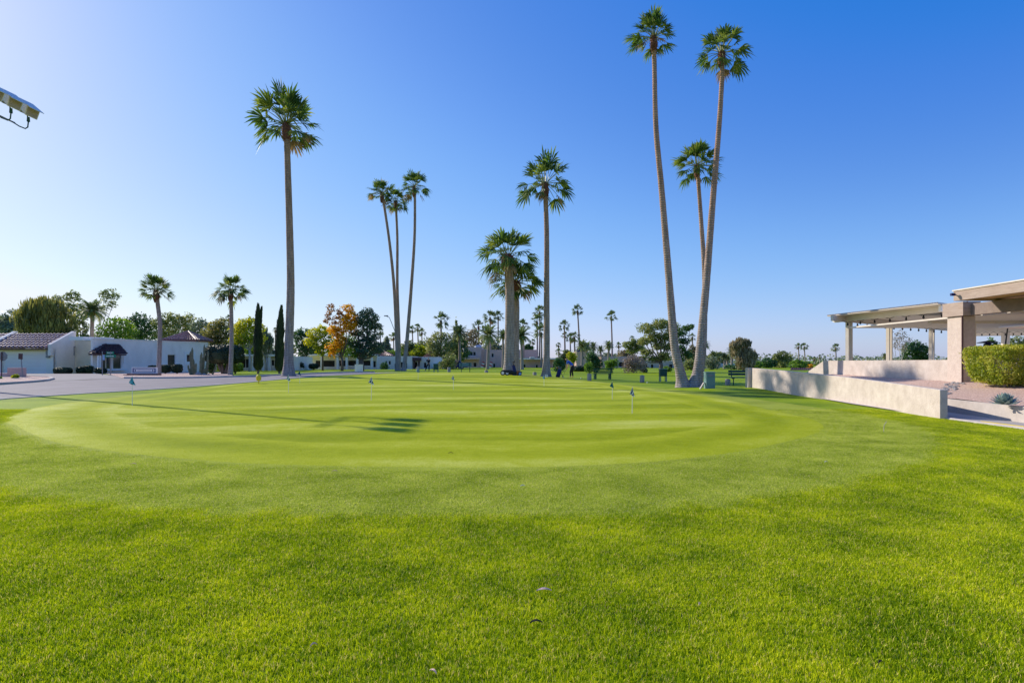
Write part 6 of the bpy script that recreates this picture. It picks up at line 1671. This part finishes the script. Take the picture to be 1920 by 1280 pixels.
# columnar cactus
g = G(371, 51); t = thing('columnar_cactus', 'clump of tall grey-green columnar cactus in front of the white house', 'cactus', tuple(g)); k = 51 / F; rnd = random.Random(21)
def ribbed(p, h, r, bend, n=12):
    mb = MB(); K = 10; top = len(mb.v)
    for j in range(K + 1):
        v = j / K; c = p + Vector((bend.x * math.sin(v * PI / 2), bend.y * math.sin(v * PI / 2), h * v)); rr = r * (1 if v < .88 else math.sqrt(max(.02, 1 - ((v - .88) / .12) ** 2)))
        for i in range(n * 2):
            a = PI * i / n; q = rr * (1.0 if i % 2 else .78); mb.v.append((c.x + q * math.cos(a), c.y + q * math.sin(a), c.z))
    W_ = n * 2
    for j in range(K):
        for i in range(W_): mb.f.append([j * W_ + i, j * W_ + (i + 1) % W_, (j + 1) * W_ + (i + 1) % W_, (j + 1) * W_ + i]); mb.m.append(0)
    mb.f.append([K * W_ + i for i in range(W_)]); mb.m.append(0)
    return mb
for (px, top) in ((366, 645), (381, 639), (362, 652), (372, 656), (390, 650), (386, 654), (378, 662), (358, 666), (394, 664), (368, 668), (384, 670), (375, 674), (353, 678), (398, 676), (361, 684), (390, 684)):
    x = (px - 960) * k; bx = g.x + (x - g.x) * .72; h = (700 - top) * k - .1; p = Vector((bx, 51 + rnd.uniform(-.7, .7), g.z - .05))
    ribbed(p, h, rnd.uniform(.07, .095), Vector((x - bx, 0, 0))).build('stem', M['cactus'], t, False)
for i, (px, r) in enumerate(((372, .26), (383, .17), (391, .13))):
    q = G(px, 49.6); mb = MB(); rn = random.Random(i); 
    mb.lathe(q, [(r * .8, -.05), (r, r * .4), (r * .7, r * .9), (r * .25, r * 1.1)], 9, 0, .12, rn)
    tag(mb.build('boulder', M['stone'], None, True), ('largest', 'middle', 'smallest')[i] + ' grey boulder at the foot of the columnar cactus', 'boulder', 'boulders by the cactus')
# small rocks across the gravel bed
rnd = random.Random(31); mb = MB()
for i in range(120):
    f = rnd.random(); p = Vector((12.9 + 2.2 * f + rnd.uniform(-.2, .2), 17.6 + 2.4 * f + rnd.uniform(-.22, .22), 0)); r = rnd.uniform(.02, .075)
    if p.y > 19.7 and p.x > 15.2: p.y = 19.6
    mb.lathe((p.x, p.y, gz(p.x, p.y) - .01), [(r * .8, -.02), (r, r * .35), (r * .65, r * .6), (r * .2, r * .7)], 7, 0, .2, rnd)
o = tag(mb.build('creek_stones', M['stone']), 'loose grey creek stones crossing the pink gravel to the pillar', 'stones', None, 'stuff')
# street lamp behind the slender palms
g = G(743, 90); t = thing('street_lamp', 'street lamp with a long angled arm reaching left behind the slender palms', 'street lamp', tuple(g)); k = 90 / F
mb = MB(); tp = D(742, 625, 90); mb.tube([g - Vector((0, 0, .2)), tp], [.11, .07], 8); mb.build('pole', M['steel'], t)
mb = MB(); mb.tube([tp, D(733, 602, 90), D(730, 595, 90), D(725, 593, 90)], .05, 6); mb.build('arm', M['steel'], t)
mb = MB(); c = D(724, 592, 90); mb.obox(c, (.62, 0, .02), (0, .28, 0), (0, 0, .14)); mb.build('lamp_head', M['steel'], t, bevel=.03)
# floodlight mast, standing just outside the frame; its lamps reach into it
M['visor'] = mat('sky_reflection_metal', (.52, .55, .60), (.60, .63, .68), 6, .4)  # pale blue reflection of the sky put into the metal's colour
mx, my = -23.7, 26.75
t = thing('floodlight_mast', 'tall floodlight mast whose chunky tilted lamps reach into the upper left corner', 'floodlight', (mx - .85, my + .95, ter(mx, my)))
mb = MB(); mb.tube([(mx - .85, my + .95, -.3), (mx - .85, my + .95, 13.1)], [.15, .08], 14); mb.build('pole', M['steel'], t)
mb = MB(); mb.tube([(mx - .80, my - .1, 13.2), (mx - .80, my + 2.15, 13.2)], .04, 8); mb.build('crossarm', M['steel'], t)
ax = Vector((.70, -.30, -.52)).normalized(); ay = Vector((.30, .93, -.10)); ay = (ay - ax * ay.dot(ax)).normalized(); az = ax.cross(ay).normalized()
if az.z < 0: az = -az
for i, yy in enumerate((my, my + 1.0, my + 2.0)):
    c = Vector((mx + .02, yy, 13.86))
    mb = MB(); mb.tube([(mx - .80, yy, 13.2), (mx - .45, yy, 12.98), (mx - .15, yy, 12.86), (mx - .03, yy, 12.93), (mx, yy, 13.2), c - az * .2], .03, 7)
    mb.lathe((mx, yy, 13.2), [(.07, 0), (.06, .22)], 8); br = mb.build('bracket', M['green_paint'], t)
    # housing: deep box that narrows towards the back of the lamp
    mb = MB(); vs = [c + ax * u + ay * v + az * w2 for u, v, w2 in ((-.46, -.20, .14), (.34, -.30, .16), (.34, .30, .16), (-.46, .20, .14), (-.38, -.18, -.24), (.50, -.28, -.28), (.50, .28, -.28), (-.38, .18, -.24))]
    mb.add(vs, [(0, 1, 2, 3), (7, 6, 5, 4), (0, 4, 5, 1), (1, 5, 6, 2), (2, 6, 7, 3), (3, 7, 4, 0)]); hd = mb.build('lamp_housing', M['patio_white'], t, bevel=.02)
    mb = MB(); mb.add([c + ax * u + ay * v + az * w2 for u, v, w2 in ((.365, -.25, .11), (.365, .25, .11), (.498, .23, -.24), (.498, -.23, -.24))], [(0, 1, 2, 3)]); mb.build('lens', M['fascia'], hd)
    mb = MB(); mb.obox(c + ax * .10 + az * .185, ax * 1.12, ay * .62, az * .025); mb.build('visor', M['visor'], hd)
    mb = MB(); mb.obox(c - ax * .38 - az * .28, ax * .26, ay * .26, az * .22); mb.build('gear_box', M['steel'], hd)
# parked cars by the pink building
def car(label, px, Y, rz, paint, L_=4.4):
    g = G(px, Y); t = thing('parked_car', label, 'car', tuple(g), 'cars parked by the pink building'); t.rotation_euler = (0, 0, 0)
    pr = [(-L_ / 2, .35), (-L_ / 2, .78), (-L_ * .36, .92), (-L_ * .20, 1.38), (L_ * .16, 1.40), (L_ * .30, .96), (L_ / 2 - .05, .82), (L_ / 2, .40)]
    mb = MB(); vs = [(g.x + x, g.y + y, g.z + z) for y in (-.86, .86) for x, z in pr]; k = len(pr)
    mb.add(vs, [list(range(k)), list(range(k, 2 * k))[::-1]] + [[i, (i + 1) % k, k + (i + 1) % k, k + i] for i in range(k)]); mb.build('body', M[paint], t, bevel=.06)
    mb = MB(); w_ = [(-L_ * .33, .95), (-L_ * .19, 1.32), (L_ * .15, 1.34), (L_ * .26, .97)]
    mb.add([(g.x + x, g.y + y, g.z + z) for y in (-.875, -.865) for x, z in w_], [(0, 1, 2, 3), (7, 6, 5, 4), (0, 4, 5, 1), (1, 5, 6, 2), (2, 6, 7, 3), (3, 7, 4, 0)]); mb.build('side_window', M['glass'], t)
    for x in (-L_ * .31, L_ * .31):
        mb = MB(); mb.tube([(g.x + x, g.y - .90, g.z + .32), (g.x + x, g.y - .66, g.z + .32)], .32, 16); wh = mb.build('wheel', M['black'], t)
        mb = MB(); mb.tube([(g.x + x, g.y - .915, g.z + .32), (g.x + x, g.y - .89, g.z + .32)], .17, 12); mb.build('rim', M['steel'], wh)
    return t
car('dark blue parked car left of the blue-green bench', 852, 100, 0, 'navy')
car('silver-white parked car in front of the leafless shrub', 836, 104, 0, 'trim')
# small red-and-white flags hanging at the pink building
for lb, px in (('red and white flag behind the pale trunk of the feather palm', 908), ('red and white flag between the feather palm and the thick pair', 922.5), ('red and white flag right of the thick pair', 973)):
    g = G(px, 118); t = thing('hanging_flag', lb, 'flag', tuple(g), 'small flags at the pink building'); c = D(px, 683, 118)
    mb = MB(); mb.tube([g, Vector((c.x + .1, c.y, c.z + .55))], .03, 5); mb.build('pole', M['steel'], t)
    for i in range(4):
        mb = MB(); mb.obox(c + Vector((-.12 - .12 * i, 0, .40 - .30 * i)), (.5, .05, -.1), (0, .02, 0), (-.1, 0, .24)); mb.build('stripe', M['red' if i % 2 == 0 else 'flagwhite'], t)
# golf cart half hidden behind the trimmed shrub
gx_, gy_ = 17.45, 19.2; zc = gz(gx_, gy_) + .1
t = thing('golf_cart', 'golf cart with pale body and red trim parked behind the trimmed shrub', 'golf cart', (gx_, gy_, zc))
mb = MB(); pr = [(-1.1, .28), (-1.1, .72), (-.65, .80), (-.60, .48), (.35, .46), (.55, .85), (.95, .80), (1.15, .62), (1.15, .28)]; k = len(pr)
mb.add([(gx_ + x, gy_ + y, zc + z) for y in (-.55, .55) for x, z in pr], [list(range(k)), list(range(k, 2 * k))[::-1]] + [[i, (i + 1) % k, k + (i + 1) % k, k + i] for i in range(k)]); mb.build('body', M['garage'], t, bevel=.03)
mb = MB(); mb.box((gx_ - 1.15, gy_ - .58, zc + .66), (gx_ - .62, gy_ - .552, zc + .76)); mb.build('trim_strip', M['red'], t)
mb = MB(); mb.box((gx_ - .60, gy_ - .5, zc + .50), (gx_ - .1, gy_ + .5, zc + .66)); mb.obox((gx_ - .62, gy_, zc + .88), (.1, 0, 0), (0, 1.0, 0), (-.06, 0, .42)); mb.build('seat', M['red'], t, bevel=.03)
for x in (-.75, .78):
    for y in (-.5, .5):
        mb = MB(); mb.tube([(gx_ + x, gy_ + y - .09, zc + .21), (gx_ + x, gy_ + y + .09, zc + .21)], .23, 16); mb.build('wheel', M['black'], t)
for x, y in ((-.95, -.5), (-.95, .5), (.6, -.5), (.6, .5)):
    mb = MB(); mb.tube([(gx_ + x, gy_ + y, zc + .7), (gx_ + x * .85, gy_ + y, zc + 1.72)], .02, 6); mb.build('strut', M['black'], t)
mb = MB(); mb.box((gx_ - 1.05, gy_ - .6, zc + 1.72), (gx_ + .75, gy_ + .6, zc + 1.79)); mb.build('canopy', M['garage'], t, bevel=.03)
# bent wire marker in the fringe
g = P(1657, 811)
t = thing('wire_marker', 'bent pale wire standing in the mown grass below the block wall', 'marker', tuple(g))
mb = MB(); mb.tube([g - Vector((0, 0, .05)), g + Vector((0, 0, .10)), g + Vector((.015, 0, .17)), g + Vector((.06, 0, .235))], .006, 6); mb.build('wire', M['concrete'], t, True)
# fallen leaves, balls and scraps on the grass
LV = 'dry leaves and scraps lying on the grass'
rnd = random.Random(9)
M['scrap'] = mat('pale_dry_leaf', (.62, .40, .33), (.75, .52, .44), 30, .8)
M['scrapd'] = mat('dark_leaf_and_hole', (.05, .035, .02), (.09, .06, .04), 30, .9)
for lb, px, py, ln, ang, m_ in (('pinkish dry leaf lying right of centre in the foreground grass', 1020, 1115, .075, .1, 'scrap'),
        ('dark spot standing in for a hole below the pinkish leaf in the foreground grass', 1005, 1176, .055, .3, 'scrapd'),  # leaf-shaped dark scrap painted for the shade of a hole
        ('narrow white-pink leaf standing up at the bottom edge, left of centre', 588, 1220, .04, 1.0, 'scrap'),
        ('dry leaf at the very bottom edge of the lawn', 812, 1271, .05, 2.2, 'scrap'),
        ('pale scrap on the mown edge at the far left', 250, 873, .07, .2, 'scrap'),
        ('pale scrap on the mown edge just left of centre', 628, 886, .06, .2, 'scrap'),
        ('tiny white scrap on the fringe right of centre', 980, 914, .05, .5, 'white'),
        ('brown leaf in the right foreground grass', 1312, 1142, .035, 1.1, 'scrap'),
        ('dark leaf near the bottom right corner', 1651, 1253, .035, .8, 'scrapd'),
        ('small white scrap on the fringe below the right tip of the green', 1549, 869, .05, .4, 'white'),
        ('small dark spot of earth on the near part of the green', 845, 852, .06, .4, 'scrapd')):
    g = P(px, py); up = .026 if py > 966 else (.018 if py > 884 else .022); mb = MB(); d = Vector((math.cos(ang), math.sin(ang) * .6, 0)); s_ = Vector((-d.y, d.x, 0)); c = g + Vector((0, 0, up))
    n = 5; vs = []
    for i in range(n + 1):
        v = i / n; w_ = ln * .20 * math.sin(PI * (.08 + .88 * v)); q = c + d * ln * (v - .5) * 1.3 + Vector((0, 0, .012 * math.sin(PI * v)))
        vs += [tuple(q - s_ * w_ + Vector((0, 0, .005))), tuple(q), tuple(q + s_ * w_ + Vector((0, 0, .006)))]
    fs = [[i * 3 + j, i * 3 + j + 1, i * 3 + j + 4, i * 3 + j + 3] for i in range(n) for j in (0, 1)]
    mb.add(vs, fs); o = mb.build('dry_leaf', M[m_]); tag(o, lb, 'leaf', LV); sm = o.modifiers.new('thickness', 'SOLIDIFY'); sm.thickness = .002
